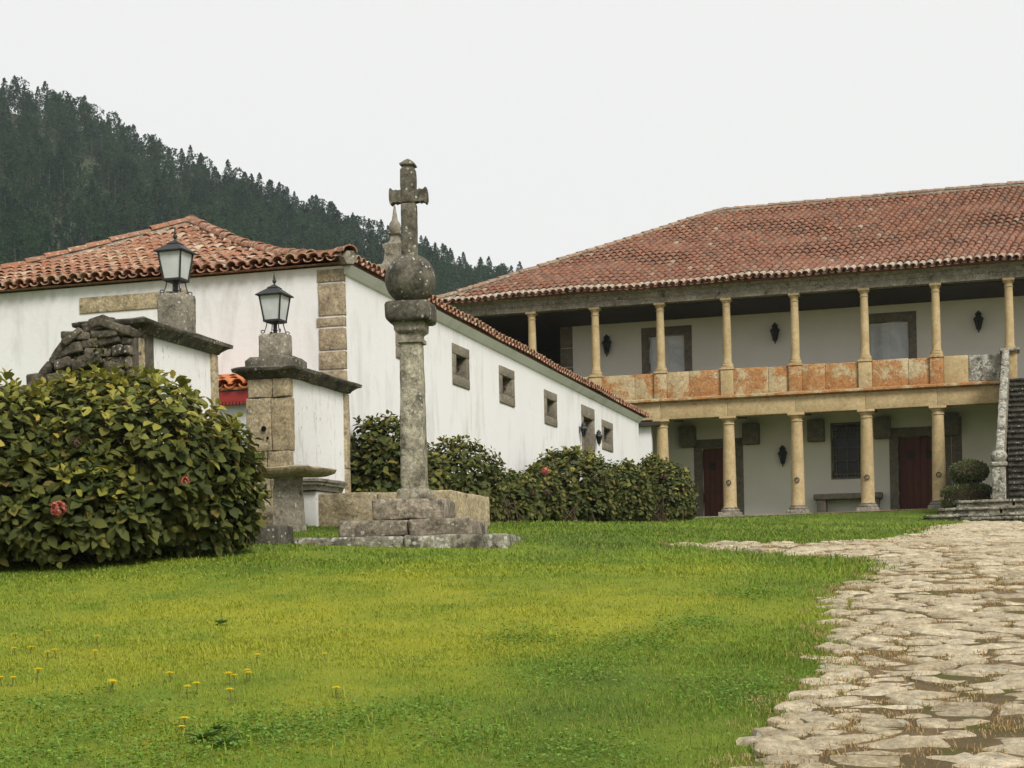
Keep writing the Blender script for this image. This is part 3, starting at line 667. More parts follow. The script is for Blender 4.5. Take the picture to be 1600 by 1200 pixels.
def wall(mb, fn, a0, a1, z0, z1, holes, dep=.3):
    As = sorted({a0, a1} | {h[0] for h in holes} | {h[1] for h in holes}); Zs = sorted({z0, z1} | {h[2] for h in holes} | {h[3] for h in holes})
    for i in range(len(As)-1):
        for j in range(len(Zs)-1):
            ca, cz = (As[i]+As[i+1])/2, (Zs[j]+Zs[j+1])/2
            if any(h[0] < ca < h[1] and h[2] < cz < h[3] for h in holes): continue
            mb.add([fn(As[i], 0, Zs[j]), fn(As[i+1], 0, Zs[j]), fn(As[i+1], 0, Zs[j+1]), fn(As[i], 0, Zs[j+1])], [(0, 1, 2, 3)])
    for h in holes:
        c = [(h[0], h[2]), (h[1], h[2]), (h[1], h[3]), (h[0], h[3])]
        for k in range(4):
            a, b = c[k], c[(k+1) % 4]; mb.add([fn(a[0], 0, a[1]), fn(b[0], 0, b[1]), fn(b[0], dep, b[1]), fn(a[0], dep, a[1])], [(0, 1, 2, 3)])
    return mb
class Face:                                           # a wall plane: a = along, d = into the wall, z = up
    def __init__(s, axis, c): s.ax = axis; s.c = c
    def p(s, a, d, z): return (a, s.c+d, z) if s.ax == 'x' else (s.c-d, a, z)
    def box(s, mb, a0, a1, d0, d1, z0, z1, r=.012, seg=.4, amp=.004, seed=0.):
        if s.ax == 'x': return mb.rbox(a0, a1, s.c+d0, s.c+d1, z0, z1, r, seg, amp, 3., seed)
        return mb.rbox(s.c-d1, s.c-d0, a0, a1, z0, z1, r, seg, amp, 3., seed)
    def plain(s, mb, a0, a1, d0, d1, z0, z1):
        if s.ax == 'x': return mb.box(a0, a1, s.c+d0, s.c+d1, z0, z1)
        return mb.box(s.c-d1, s.c-d0, a0, a1, z0, z1)
def surround(F, par, a0, a1, z0, z1, w, mat='granite_surround', sill=True, wl=None, proud=.03, dep=.22, ws=None):
    wl = wl or w; ws = ws or w
    F.box(MB(), a0-w, a1+w, -proud, dep, z1, z1+wl, seed=a0).build('lintel', mat, par, True, 50)
    for (b0, b1) in ((a0-w, a0), (a1, a1+w)):
        F.box(MB(), b0, b1, -proud+.004, dep-.003, z0+.004, z1-.004, seed=b0).build('jamb', mat, par, True, 50)
    if sill: F.box(MB(), a0-w, a1+w, -proud, dep, z0-ws, z0, seed=a1).build('sill', mat, par, True, 50)

# ================================================================== FARM BUILDING WITH THE LONG WHITE WALL (left)
BX, BY, BE = -10.04, 24.35, 47.4
barn = thing('farm_building', 'long low whitewashed farm building with hipped clay tile roof behind the lamp pillars', 'building', (BX-5.7, BY, 2.6))
FW = Face('y', BX); FF = Face('x', BY)
def win(x0, x1, yt, yb):
    a, b, c = at_X(x0, yt, BX), at_X(x0, yb, BX), at_X(x1, yb, BX); return a.y, c.y, b.z, a.z
wins = [win(617, 643, 494, 558), win(705.6, 732.5, 535.6, 599.5), win(779, 803, 570, 628), win(849.5, 869.5, 608, 661), win(939.5, 957, 655, 701)]
dr = at_X(907.7, 631.5, BX); dr2 = at_X(927.5, 640, BX)
holes = []; fr = .2
for (y0, y1, z0, z1) in wins: holes.append((y0+.02, y1-.02, z0+.02, z1-.02))
dz0 = H(BX, dr.y)
holes.append((dr.y+.02, dr2.y-.02, dz0, dr.z-.02))
def ztop(y): return 6.9 - .27*(y-24)/23.7
wb = MB(); wall(wb, FW.p, BY, BE, 1.0, 6.9, holes, .34)
wb.v = [(x, y, min(z, ztop(y)+.02)) for x, y, z in wb.v]
la = at_Y(125, 466, BY); lb = at_Y(252, 459, BY); lc = at_Y(135, 490, BY)
wall(wb, FF.p, BX-11.4, BX, 1.0, 6.95, [], .3)
wb.add([(BX-11.4, BY, 1), (BX-11.4, BE, 1), (BX-11.4, BE, 6.9), (BX-11.4, BY, 6.95)], [(0, 1, 2, 3)])
wb.add([(BX-11.4, BE, 1), (BX, BE, 1), (BX, BE, ztop(BE)), (BX-11.4, BE, ztop(BE))], [(0, 1, 2, 3)])
wb.build('wall', 'plaster', barn)
FF.box(MB(), la.x, lb.x+.5, -.025, .1, lc.z, la.z, .012, .4, .006, 3.).build('lintel', 'granite_gate', barn, True, 50)
qx = at_Y(497, 500, BY).x
for k, (ya, yb) in enumerate(((420, 440.5), (442.5, 493), (495.5, 510), (512.5, 547), (549, 577), (579, 612), (614, 660))):
    z1 = at_Y(520, ya, BY).z; z0 = at_Y(520, yb, BY).z
    FF.box(MB(), qx+.02*math.sin(k*2.3), BX+.012, -.022, .1, z0, z1, .014, .25, .01, k*1.9).build('quoin_stone', 'quoin', barn, True, 50)
for k, (y0, y1, z0, z1) in enumerate(wins):
    wz = MB(); i0, i1, j0, j1 = y0+fr, y1-fr, z0+fr, z1-fr
    for q in ((i0, i0+.05, j0, j1), (i1-.05, i1, j0, j1), (i0+.05, i1-.05, j0, j0+.05), (i0+.05, i1-.05, j1-.05, j1)): FW.plain(wz, q[0], q[1], .2, .24, q[2], q[3])
    w_ = wz.build('window', 'dark_wood', barn)
    surround(FW, w_, i0, i1, j0, j1, fr, dep=.3)
    FW.plain(MB(), i0+.04, i1-.04, .225, .235, j0+.04, j1-.04).build('pane', 'dark_glass', w_)
    for b in (.33, .66): MB().tube([FW.p(i0+(i1-i0)*b, .13, j0-.01), FW.p(i0+(i1-i0)*b, .13, j1+.01)], .013, 6).build('bar', 'iron', w_)
    MB().tube([FW.p(i0-.01, .13, (j0+j1)/2), FW.p(i1+.01, .13, (j0+j1)/2)], .013, 6).build('bar', 'iron', w_)
dd = MB(); FW.plain(dd, dr.y+.18, dr2.y-.18, .24, .3, dz0, dr.z-.3); d_ = dd.build('door', 'granite_surround', barn)
surround(FW, d_, dr.y+.18, dr2.y-.18, dz0, dr.z-.3, .18, sill=False, wl=.3, dep=.3)
# roof: deck, tiles, hips, eaves course
EX, EYF, EYB = BX+.22, BY-.2, BE+.35; W2 = 6.0; EZ, AZ = 7.0, 9.33
rf = MB(); nb_ = 8; ring = []
for i in range(nb_+1):
    s = i/nb_; z = (AZ-EZ)*s**PB_; o = 6*s; b0 = len(rf.v); k_ = .05 if i == 0 else 0
    rf.v += [(EX-12+o+k_, EYF+o+k_, EZ+z-.02), (EX-o-k_, EYF+o+k_, EZ+z-.02), (EX-o-k_, EYB-o-k_, EZ-.28*(1-s)+z-.2*s-.02), (EX-12+o+k_, EYB-o-k_, EZ-.28*(1-s)+z-.2*s-.02)]
    if i:
        for k in range(4): rf.f.append((b0-4+k, b0-4+(k+1) % 4, b0+(k+1) % 4, b0+k))
rf.f.append((3, 2, 1, 0)); broof = rf.build('roof', 'tile_barn', barn)
ca = 6/math.hypot(6, AZ-EZ)
c1, h1 = slope_tiles((EX-12, EYF, EZ), (1, 0, 0), (0, 6, AZ-EZ), 12, 6/ca, lambda a, b: b*ca+.1 < a < 12-b*ca-.1, .212, .35, .05, 1, cast=AZ-EZ)
c2, h2 = slope_tiles((EX, EYF, EZ), (0, 1, -.0118), (-6, 0, AZ-EZ), 23.9, 6/ca, lambda a, b: b*ca < a, .235, .37, .03, 2, cast=AZ-EZ)
def keytile(m):
    return math.hypot(m[1][0, 3], m[1][1, 3])*(1 if m[0] < 6 else 1.3)
c1.sort(key=keytile); eave2 = [c for c in c2 if c[0] < .2]; rest2 = [c for c in c2 if c[0] >= .2]
ind = c1[:212] + eave2[:88]; TV, TF = tile_t(.45, .1, .083)
tme = [MB().add(TV, TF).mesh('tile', 'tile_barn', smooth=True, angle=50), MB().add(*tile_t(.45, .106, .084, .016, 6, .95)).mesh('tile', 'tile_barn', smooth=True, angle=50)]
for b_, m in ind: link('tile', random.choice(tme), broof, m.tolist())
CV, CF = chan_t(.45, .09)
link('upper_tiles', bake_mesh('upper_tiles', [(TV, TF, [m for b_, m in c1[212:]+eave2[88:]+rest2]), (CV, CF, h1+h2)], 'tile_barn', ORG[barn.name]), broof, kind='stuff')
MB().tube([(EX-6*s, EYF+6*s, EZ+.03+(AZ-EZ)*s**PB_) for s in [i/8 for i in range(9)]], .12, 6).build('hip_mortar', 'granite_grey', broof); MB().tube([(EX-12+6*s, EYF+6*s, EZ+.03+(AZ-EZ)*s**PB_) for s in [i/8 for i in range(9)]], .12, 6).build('hip_mortar', 'granite_grey', broof)
ridge_tiles((EX+.02, EYF-.05, EZ+.1), (EX-6, EYF+6, AZ+.1), 'hip_tile', 'tile_barn', broof, 1.25, .4, 3, True)
ridge_tiles((EX-12, EYF, EZ+.1), (EX-6, EYF+6, AZ+.1), 'hip_tile', 'tile_barn', broof, 1.15, .4, 4, True)
ridge_tiles((EX-6, EYF+6, AZ+.08), (EX-6, EYF+9, AZ+.06), 'hip_tile', 'tile_barn', broof, 1.2, .42, 5)
ev = MB(); ev.extrude([(EX-.06, 6.95), (EX-.24, 6.95), (EX-.24, 6.8), (EX-.18, 6.82), (EX-.12, 6.88)], BY+.02, EYB-.3, 'y')
ev.v = [(x, y, z-.0118*(y-EYF)) for x, y, z in ev.v]; ev.build('side_cornice', 'plaster', barn)
# lean-to between the gate and the front wall
pa = at_Y(338, 607, 23.0); lean = thing('gate_lodge', 'small white lodge with bright orange tiles and red scalloped fascia behind the gate opening', 'building', (pa.x, 23.6, 2.6))
X0, X1, zE = pa.x-1.6, pa.x+.78, pa.z; zR = at_Y(345, 588, 23.9).z
MB().box(X0+.1, X1-.15, 23.16, BY-.03, 1.6, zE-.05).build('wall', 'plaster', lean)
rm = MB(); rm.add([(X0, 22.98, zE-.04), (X1, 22.98, zE-.04), (X1, BY-.03, zR), (X0, BY-.03, zR), (X0, 22.98, zE+.0), (X1, 22.98, zE+.0), (X1, BY-.03, zR+.04), (X0, BY-.03, zR+.04)], [(0, 3, 2, 1), (4, 5, 6, 7), (0, 1, 5, 4), (1, 2, 6, 5), (2, 3, 7, 6), (3, 0, 4, 7)])
lr = rm.build('roof', 'tile_new', lean); sl_ = np.hypot(BY-22.98, zR-zE)
cc, ch = slope_tiles((X0, 22.95, zE), (1, 0, 0), (0, BY-22.98, zR-zE), X1-X0, sl_, lambda a, b: True, .235, .4, 0, 9)
tn = MB().add(*tile_t(.45)).mesh('tile', 'tile_new', smooth=True, angle=50); cn = MB().add(*chan_t(.45)).mesh('channel_tile', 'tile_new', smooth=True, angle=50)
for b_, m in cc: link('tile', tn, lr, m.tolist())
for m in ch: link('channel_tile', cn, lr, m.tolist())
z0 = at_Y(350, 633, 22.98).z; fm = MB(); fm.box(X0+.02, X1-.02, 23.0, 23.05, z0+.05, zE-.06); fa = fm.build('fascia', 'red_paint', lean)
for k in range(int((X1-X0-.04)/.06)):
    c = X0+.05+k*.06; sc_ = MB(); n = 8
    vs = [(c+.026*math.cos(a), y, z0+.047+.045*math.sin(a)) for y in (23.002, 23.048) for a in [math.pi+math.pi*i/(n-1) for i in range(n)]]
    sc_.add(vs, [tuple(range(n)), tuple(range(2*n-1, n-1, -1))] + [(i, n+i, n+(i+1) % n, (i+1) % n) for i in range(n)]).build('scallop', 'red_paint', fa)

# ================================================================== MANOR HOUSE (right)
CY, SP, X00 = 53.87, 2.275, -8.31; GY = CY+3.2; RXE = 9.0
def kx(k): return X00+SP*k
ZF, ZC1, ZA, ZK, ZP, ZU, ZE = 3.90, 7.25, 7.82, 7.97, 8.88, 11.24, 11.72
man = thing('manor_house', 'two storey manor house with columned gallery and long tiled roof', 'building', (-4, CY, 3.5))
FG = Face('x', GY)
def gx2(px0, px1, py0, py1): a, b = at_Y(px0, py0, GY), at_Y(px1, py1, GY); return a.x, b.x, b.z, a.z
ud = [gx2(1014, 1070, 526, 585), gx2(1357, 1420, 505, 565)]
ld = [gx2(1097, 1150, 701, 800), gx2(1403, 1474, 683, 792)]; lw = gx2(1300, 1347, 664, 745)
hh = [(a, b, ZK-.02, d) for a, b, c, d in ud] + [(a, b, ZF, d) for a, b, c, d in ld] + [lw]
wm = MB(); XW = at_Y(896, 560, GY).x-.47; wall(wm, FG.p, XW, RXE, 3.2, 11.7, hh, .35)
wm.add([(XW, GY, 3), (XW, 70, 3), (XW, 70, 11.7), (XW, GY, 11.7)], [(0, 1, 2, 3)])
wm.build('wall', 'plaster_lifted', man); wm = MB(); wm.box(-18.3, -10.95, CY-.12, CY+.2, 2.5, ZC1-.2); wm.box(RXE, RXE+.3, CY, 71, 2.5, 11.7)
wm.build('side_wall', 'plaster', man)
MB().box(-12.2, -10.6, CY-.35, CY-.13, ZC1-.2, ZC1-.06).build('timber_beam', 'dark_wood', man)
for (z0, z1) in ((7.95, 8.9), (8.92, 9.7), (9.72, 10.4), (10.42, 11.25)): FG.box(MB(), XW-.02, XW+.45, -.03, .1, z0, z1, .012, .4, .006, z0).build('quoin_stone', 'granite_surround', man, True, 50)
pt = MB(); pt.box(-18.35, -18.2, CY+.3, 66, 7.9, 11.3); pt.box(-18.19, XW-.03, 62, 62.1, 7.9, 11.3); pt.build('side_partition', 'dark_wood', man)
# floors and ceilings
for k in range(14):
    x0 = -11.2+k*1.45; m = MB(); m.rbox(x0, x0+1.435, CY-.62, CY-.1, 3.3, ZF-.004, .02, .4, .008, 3., k); m.build('floor_slab', 'granite_grey', man, True, 50)
MB().box(-11.2, RXE, CY-.1, GY, 3.3, ZF-.02).build('portico_floor', 'granite_grey', man)
MB().box(-18.3, RXE, CY+.25, 62, ZA-.02, ZK-.02).build('gallery_floor', 'dark_wood', man)
MB().box(-18.2, RXE, CY+.2, 62, ZU-.04, ZU+.05).build('gallery_ceiling', 'dark_wood', man)
for k in range(-1, 6):
    x = kx(k); b = MB(); b.box(x-.16, x+.16, CY+.15, GY-.01, ZA-.32, ZA-.03); b.build('ceiling_beam', 'dark_wood', man)
    cb = MB(); cb.rbox(x+.05, x+.62, GY-.5, GY-.004, 6.55, 7.3, .03, .3, .01, 3., k); cb.build('corbel', 'granite_surround', man, True, 50)
# columns
def col_meshes(h, r0, r1, pw, ph, mat):
    e = [(r0*(1-.0*t)+(r1-r0)*t**1.6, ph+.19+(h-ph-.19-.26)*t) for t in [i/8 for i in range(9)]]
    sh = MB().lathe([(r0*1.09, ph+.15)] + e, 24).mesh('column', mat, smooth=True, angle=35)
    bs = MB(); bs.rbox(-pw, pw, -pw, pw, 0, ph, .02, .3, .008, 4.)
    bs.lathe([(r0*1.12, ph-.01), (r0*1.36, ph+.01), (r0*1.42, ph+.05), (r0*1.36, ph+.09), (r0*1.14, ph+.105), (r0*1.2, ph+.13), (r0*1.14, ph+.155)], 24)
    bs = bs.mesh('base', mat if mat != 'granite_ochre' or ph < .2 else 'granite_grey', smooth=True, angle=35)
    cp = MB(); cp.lathe([(r1*.98, h-.27), (r1*1.16, h-.265), (r1*1.18, h-.24), (r1*1.0, h-.225), (r1*1.0, h-.16), (r1*1.12, h-.15), (r1*1.28, h-.1), (r1*1.4, h-.075)], 24)
    w = r1*1.5; cp.rbox(-w, w, -w, w, h-.075, h, .012, .4, .003, 4.); cp = cp.mesh('capital', mat, smooth=True, angle=35)
    return sh, bs, cp
LS = col_meshes(ZC1-ZF+.1, .225, .185, .36, .24, 'granite_ochre'); US = col_meshes(ZU-ZP, .148, .125, .2, .05, 'granite_ochre')
rg = MB().torus((0, -.26, 1.22), (0, 1, .15), .075, .016); rg.tube([(0, -.2, 1.3), (0, -.27, 1.3)], .02, 6); rg = rg.mesh('iron_ring', 'iron', smooth=True)
for k in range(-1, 6):
    c = link('column', LS[0], man, Matrix.Translation((kx(k), CY, ZF-.1))); link('base', LS[1], c); link('capital', LS[2], c); link('iron_ring', rg, c)
for k in range(-4, 6):
    c = link('column', US[0], man, Matrix.Translation((kx(k), CY, ZP))); link('base', US[1], c); link('capital', US[2], c)
# architrave, cornice, parapet
xs = [-18.2] + [kx(k) for k in range(-3, 6)] + [RXE]
for i in range(len(xs)-1):
    MB().rbox(xs[i]+.003, xs[i+1]-.003, CY-.22, CY+.24, ZC1, ZA, .012, .6, .005, 2., i).build('architrave_block', 'granite_ochre', man, True, 50)
    cn_ = MB(); x0, x1 = xs[i]+.002, xs[i+1]-.002
    cn_.extrude([(CY-.23, ZA+.001), (CY-.34, ZA+.03), (CY-.4, ZA+.04), (CY-.4, ZA+.1), (CY-.33, ZA+.12), (CY-.27, ZK), (CY+.24, ZK), (CY+.24, ZA+.001)], x0, x1, seg=.25)
    cn_.jitter(.008, 5, i); cn_.build('cornice_block', 'granite_orange', man, True, 40)
for k in range(-4, 5):
    x = kx(k); p_ = MB(); p_.rbox(x-.215, x+.215, CY-.21, CY+.21, ZK+.002, ZP-.06, .015, .4, .005, 3., k); p_.rbox(x-.245, x+.245, CY-.24, CY+.24, ZP-.06, ZP, .02, .4, .005, 3., k)
    p_.build('parapet_pier', 'granite_ochre' if k % 2 == 0 else 'granite_orange', man, True, 50)
    if k < 4:
        a, b = x+.218, kx(k+1)-.218; s_ = a + (b-a)*(.42 if k % 2 else .63)
        for (u0, u1) in ((a, s_-.003), (s_+.003, b)):
            MB().rbox(u0, u1, CY-.13, CY+.12, ZK+.002, ZP-.03+.012*math.sin(u0*3), .015, .3, .008, 3., u0).build('parapet_slab', 'granite_orange' if k < 3 else 'granite_white' if u0 > s_-.1 else 'granite_ochre', man, True, 50)
en = MB(); en.extrude([(CY-.17, ZU), (CY-.17, ZU+.2), (CY-.2, ZU+.21), (CY-.2, ZU+.36), (CY-.3, ZU+.4), (CY-.36, ZU+.46), (CY+.2, ZU+.46), (CY+.2, ZU)], -18.1, RXE, seg=2.2); en.jitter(.006, 3)
en.build('entablature', 'granite_grey', man, True, 35)
# upper glazed doors
for (a, b, c, d) in ud:
    f = MB(); mid = (a+b)/2
    for q in ((a, a+.06, ZK, d), (b-.06, b, ZK, d), (mid-.05, mid+.05, ZK, d), (a+.06, mid-.05, d-.07, d), (mid+.05, b-.06, d-.07, d), (a+.06, mid-.05, ZK, ZK+.3), (mid+.05, b-.06, ZK, ZK+.3), (a+.06, mid-.05, ZP-.02, ZP+.03), (mid+.05, b-.06, ZP-.02, ZP+.03)): FG.plain(f, q[0], q[1], .16, .21, q[2], q[3])
    dn_ = f.build('glazed_door', 'white_paint', man); surround(FG, dn_, a, b, ZK, d, .28, sill=False, wl=.32)
    for (u0, u1) in ((a+.05, mid-.04), (mid+.04, b-.05)):
        FG.plain(MB(), u0, u1, .18, .19, ZK+.28, ZP-.01).build('pane', 'pale_pane', dn_); FG.plain(MB(), u0, u1, .18, .19, ZP+.02, d-.06).build('pane', 'pale_pane', dn_)
# lower plank doors
for (a, b, c, d) in ld:
    n = 6; w = (b-a)/n; f = MB()
    FG.plain(f, a, b, .27, .31, ZF, d); dd_ = f.build('door', 'red_wood', man); surround(FG, dd_, a, b, ZF, d, .3, sill=False, wl=.32, dep=.3)
    for k in range(n): FG.box(MB(), a+k*w+.004, a+(k+1)*w-.004, .235, .268, ZF+.01, d-.01, .006, 1.5, 0).build('plank', 'red_wood', dd_, True, 50)
    for cx in ((a*.72+b*.28), (a*.28+b*.72)):
        s_ = .13; FG.plain(MB(), cx-s_, cx+s_, .205, .234, d-.75, d-.75+2*s_).build('door_hatch', 'dark_wood', dd_)
    MB().torus(FG.p((a+b)/2-.1, .22, ZF+1.05), (0, 1, 0), .045, .01).build('handle', 'iron', dd_)
# lower window with iron grille
a, b, c, d = lw; f = MB(); fw = .05
for q in ((a, a+fw, c, d), (b-fw, b, c, d), (a+fw, b-fw, c, c+fw), (a+fw, b-fw, d-fw, d)): FG.plain(f, q[0], q[1], .2, .26, q[2], q[3])
wn = f.build('window', 'dark_wood', man); surround(FG, wn, a, b, c, d, .06, 'granite_surround'); FG.plain(MB(), a+.04, b-.04, .23, .24, c+.04, d-.04).build('pane', 'dark_glass', wn)
gr_ = MB(); g0, g1, h0, h1 = a+.12, b-.12, c+.12, d-.12; r_ = .012
for x in (a+.03, g0, (g0+g1)/2, g1, b-.03): gr_.tube([(x, GY+.08, c+.02), (x, GY+.08, d-.02)], r_)
for z in (h0, h0+(h1-h0)*.29, h0+(h1-h0)*.57, h0+(h1-h0)*.82, h1): gr_.tube([(a+.02, GY+.08, z), (b-.02, GY+.08, z)], r_)
for k in range(9): gr_.torus((a+.075, GY+.08, h0+(h1-h0)*(k+.5)/9), (0, 1, 0), .05, .008, 10, 5); gr_.torus((b-.075, GY+.08, h0+(h1-h0)*(k+.5)/9), (0, 1, 0), .05, .008, 10, 5)
for k in range(6): x = g0+(g1-g0)*(k+.5)/6; gr_.torus((x, GY+.08, h0-.055), (0, 1, 0), .055, .008, 10, 5); gr_.torus((x, GY+.08, h1-.12), (0, 1, 0), .07, .008, 10, 5)
gr_.build('window_grille', 'wrought', wn, True) if 'wrought' in M else gr_.build('window_grille', 'granite_grey', wn, True)
# stone patch in the wall right of the second door
FG.box(MB(), ld[1][1]+.32, ld[1][1]+1.0, -.02, .05, ZF, 5.6, .02, .4, .01, 2.).build('wall_stone', 'granite_surround', man, True, 50)
FG.box(MB(), ld[1][1]+.32, ld[1][1]+.66, -.018, .05, 5.61, 7.2, .02, .4, .01, 4.).build('wall_stone', 'granite_surround', man, True, 50)
# roof
RX0, RY0, RZ, RB, RH = -18.48, 53.25, ZE, 8.85, 16.07
rf = MB(); rv = [(RX0+.1, RY0+.1, RZ+.02), (RXE+.6, RY0+.1, RZ+.02), (RXE+.6, RY0+2*RB, RZ), (RX0+.1, RY0+2*RB, RZ), (RX0+RB, RY0+RB, RH), (RXE+.6, RY0+RB, RH)]
rf.add(rv + [(x, y, z-.03) for x, y, z in rv[:4]], [(0, 1, 5, 4), (2, 3, 4, 5), (3, 0, 4), (1, 2, 5), (6, 7, 1, 0), (7, 8, 2, 1), (8, 9, 3, 2), (9, 6, 0, 3), (9, 8, 7, 6)])
mroof = rf.build('roof', 'tile_old', man); cb_ = RB/math.hypot(RB, RH-RZ)
c1, h1 = slope_tiles((RX0, RY0, RZ), (1, 0, 0), (0, RB, RH-RZ), RXE+.6-RX0, RB/cb_, lambda a, b: b*cb_+.05 < a < RXE+.6-RX0, .245, .375, .09, 11, shear=.17)
TV, TF = tile_t(.46, .112, .092); tme = MB().add(TV, TF).mesh('tile', 'tile_old', smooth=True, angle=50); c1 = [c for c in c1]
vis = sorted([c for c in c1 if c[1][0, 3] < 1.6], key=lambda c: depth(c[1][0, 3], c[1][1, 3]) - (20 if c[0] < .2 else 0)); ids = set(id(c) for c in vis[:300])
tme2 = MB().add(TV, TF).mesh('tile', 'tile_eave', smooth=True, angle=50)
for c in vis[:300]: link('tile', tme2 if c[0] < .2 else tme, mroof, c[1].tolist())
MB().tube([(RX0+.1, RY0+.05, RZ+.03), (RX0+RB, RY0+RB, RH+.02), (RXE+.5, RY0+RB, RH+.02)], .15, 6).build('ridge_mortar', 'granite_grey', mroof)
CV, CF = chan_t(.46, .105)
link('upper_tiles', bake_mesh('upper_tiles', [(TV, TF, [c[1] for c in c1 if id(c) not in ids]), (CV, CF, h1)], 'tile_old', ORG[man.name]), mroof, kind='stuff')
ridge_tiles((RX0+.05, RY0, RZ+.1), (RX0+RB, RY0+RB, RH+.1), 'hip_tile', 'tile_ridge', mroof, 1.35, .44, 6)
ridge_tiles((RX0+RB, RY0+RB, RH+.08), (1.6, RY0+RB, RH+.1), 'ridge_tile', 'tile_ridge', mroof, 1.35, .44, 7)
# stone bench under the window
ba, bb = at_Y(1272, 768, GY-.3), at_Y(1379, 764, GY-.3); bn = thing('stone_bench', 'long stone bench against the arcade wall under the grilled window', 'bench', ((ba.x+bb.x)/2, GY-.3, ZF))
zt = ZF+.78; MB().rbox(ba.x, bb.x, GY-.62, GY-.004, zt-.2, zt, .03, .4, .01).build('seat', 'granite_surround', bn, True, 50)
for x in (ba.x+.12, bb.x-.42): MB().rbox(x, x+.3, GY-.55, GY-.01, ZF-.02, zt-.2, .02, .3, .01).build('leg', 'granite_surround', bn, True, 50)
# pink gravel strip
gs = MB(); n = 40
for i in range(n+1):
    x = -9.3+7.6*i/n
    for y in (CY-1.5+.18*math.sin(x*2.1), CY-.6): gs.v.append((x, y, H(x, y)+.02))
for i in range(n): gs.f.append((2*i, 2*i+2, 2*i+3, 2*i+1))
gs.build('gravel_strip', 'gravel', kind='structure')

# ================================================================== STAIRCASE AND LANDING STEPS
stc = thing('stone_staircase', 'lichen covered outdoor stone staircase climbing to the upper gallery', 'staircase', (1.8, 49, 3.6))
for k, (x, y, z0, z1) in enumerate(((-.73, 46.7, 2.8, 3.35), (-1.76, 46.85+.1, 3.0, 3.455), (-1.37, 47.4, 3.3, 3.665), (-.9, 47.94, 3.55, 3.89))):
    n = 4; x1 = 5.5; dx = (x1-x)/n
    for i in range(n):
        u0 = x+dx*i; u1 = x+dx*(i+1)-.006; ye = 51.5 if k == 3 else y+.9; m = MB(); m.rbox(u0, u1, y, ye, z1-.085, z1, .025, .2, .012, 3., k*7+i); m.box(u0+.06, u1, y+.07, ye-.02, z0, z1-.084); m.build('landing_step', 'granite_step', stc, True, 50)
NS = 22; y0, y1 = 48.75, CY-.25; zA, zB = 3.89, ZK
for k in range(NS):
    ya = y0+(y1-y0)*k/NS; z = zA+(zB-zA)*(k+1)/NS
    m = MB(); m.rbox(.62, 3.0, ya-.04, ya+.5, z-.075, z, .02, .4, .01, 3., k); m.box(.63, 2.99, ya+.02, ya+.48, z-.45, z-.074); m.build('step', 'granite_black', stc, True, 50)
bl = MB()                                               # raking balustrade wall with coping
def rk(f): return Vector((.36+.3*f, 48.55+(CY-.35-48.55)*f, 0))
n = 16
for i in range(n):
    f0, f1 = i/n, (i+1)/n-.001; a, b = rk(f0), rk(f1); za, zb = 4.95+(8.75-4.95)*f0, 4.95+(8.75-4.95)*f1
    q = MB()
    for (p_, z) in ((a, za), (b, zb)):
        q.v += [(p_.x-.115, p_.y, z-.02), (p_.x+.115, p_.y, z-.02), (p_.x+.115, p_.y, z+.13), (p_.x+.07, p_.y, z+.17), (p_.x-.07, p_.y, z+.17), (p_.x-.115, p_.y, z+.13)]
    q.f = [(k, (k+1) % 6, 6+(k+1) % 6, 6+k) for k in range(6)] + [(5, 4, 3, 2, 1, 0), (6, 7, 8, 9, 10, 11)]; q.jitter(.018, 5, i); q.build('coping_stone', 'granite_white', stc, True, 40)
    bl.add([(a.x-.1, a.y, 3.8), (a.x+.1, a.y, 3.8), (b.x+.1, b.y, 3.8), (b.x-.1, b.y, 3.8), (a.x-.1, a.y, za), (a.x+.1, a.y, za), (b.x+.1, b.y, zb), (b.x-.1, b.y, zb)], [(4, 5, 6, 7), (0, 3, 7, 4), (1, 2, 6, 5), (0, 1, 5, 4), (2, 3, 7, 6)])
bl.build('balustrade_wall', 'granite_grey', stc)
nw = MB(); nw.rbox(.15, .53, 48.12, 48.5, 3.86, 4.85, .03, .3, .015, 4.); nw.rbox(.1, .58, 48.07, 48.55, 4.85, 4.98, .04, .3, .012, 4.); nw.lathe([(.16, 4.97), (.22, 5.06), (.24, 5.16), (.2, 5.26), (.12, 5.31)], 14, (.34, 48.31), 0, .1)
nw.build('newel_post', 'granite_white', stc, True, 50)
nt_ = MB(); x = kx(4); nt_.rbox(x-.3, x+.3, CY-.36, CY+.3, ZP-.02, ZP+.09, .04, .2, .03, 6.); nt_.build('upper_newel_cap', 'granite_white', stc, True, 50)
# ================================================================== GATE WALLS WITH LAMP PILLARS
def stack(mb, r, prof):                                # rectangular mouldings: (offset, z)
    x0, x1, y0, y1 = r; b = len(mb.v)
    for o, z in prof: mb.v += [(x0-o, y0-o, z), (x1+o, y0-o, z), (x1+o, y1+o, z), (x0-o, y1+o, z)]
    for j in range(len(prof)-1):
        for k in range(4): mb.f.append((b+4*j+k, b+4*j+(k+1) % 4, b+4*j+4+(k+1) % 4, b+4*j+4+k))
    mb.f += [(b+3, b+2, b+1, b), tuple(b+4*(len(prof)-1)+k for k in range(4))]; return mb
def sub(mb, cuts=2, amp=.01, fr=4., seed=0.):          # subdivide, then weather
    me = bpy.data.meshes.new('t'); me.from_pydata(mb.v, [], mb.f); bm = bmesh.new(); bm.from_mesh(me)
    bmesh.ops.subdivide_edges(bm, edges=[e for e in bm.edges if e.calc_length() > .25], cuts=cuts, use_grid_fill=True)
    q = MB(); bm.verts.ensure_lookup_table(); q.v = [tuple(v.co) for v in bm.verts]; q.f = [tuple(v.index for v in f.verts) for f in bm.faces]; bm.free(); bpy.data.meshes.remove(me)
    return q.jitter(amp, fr, seed)
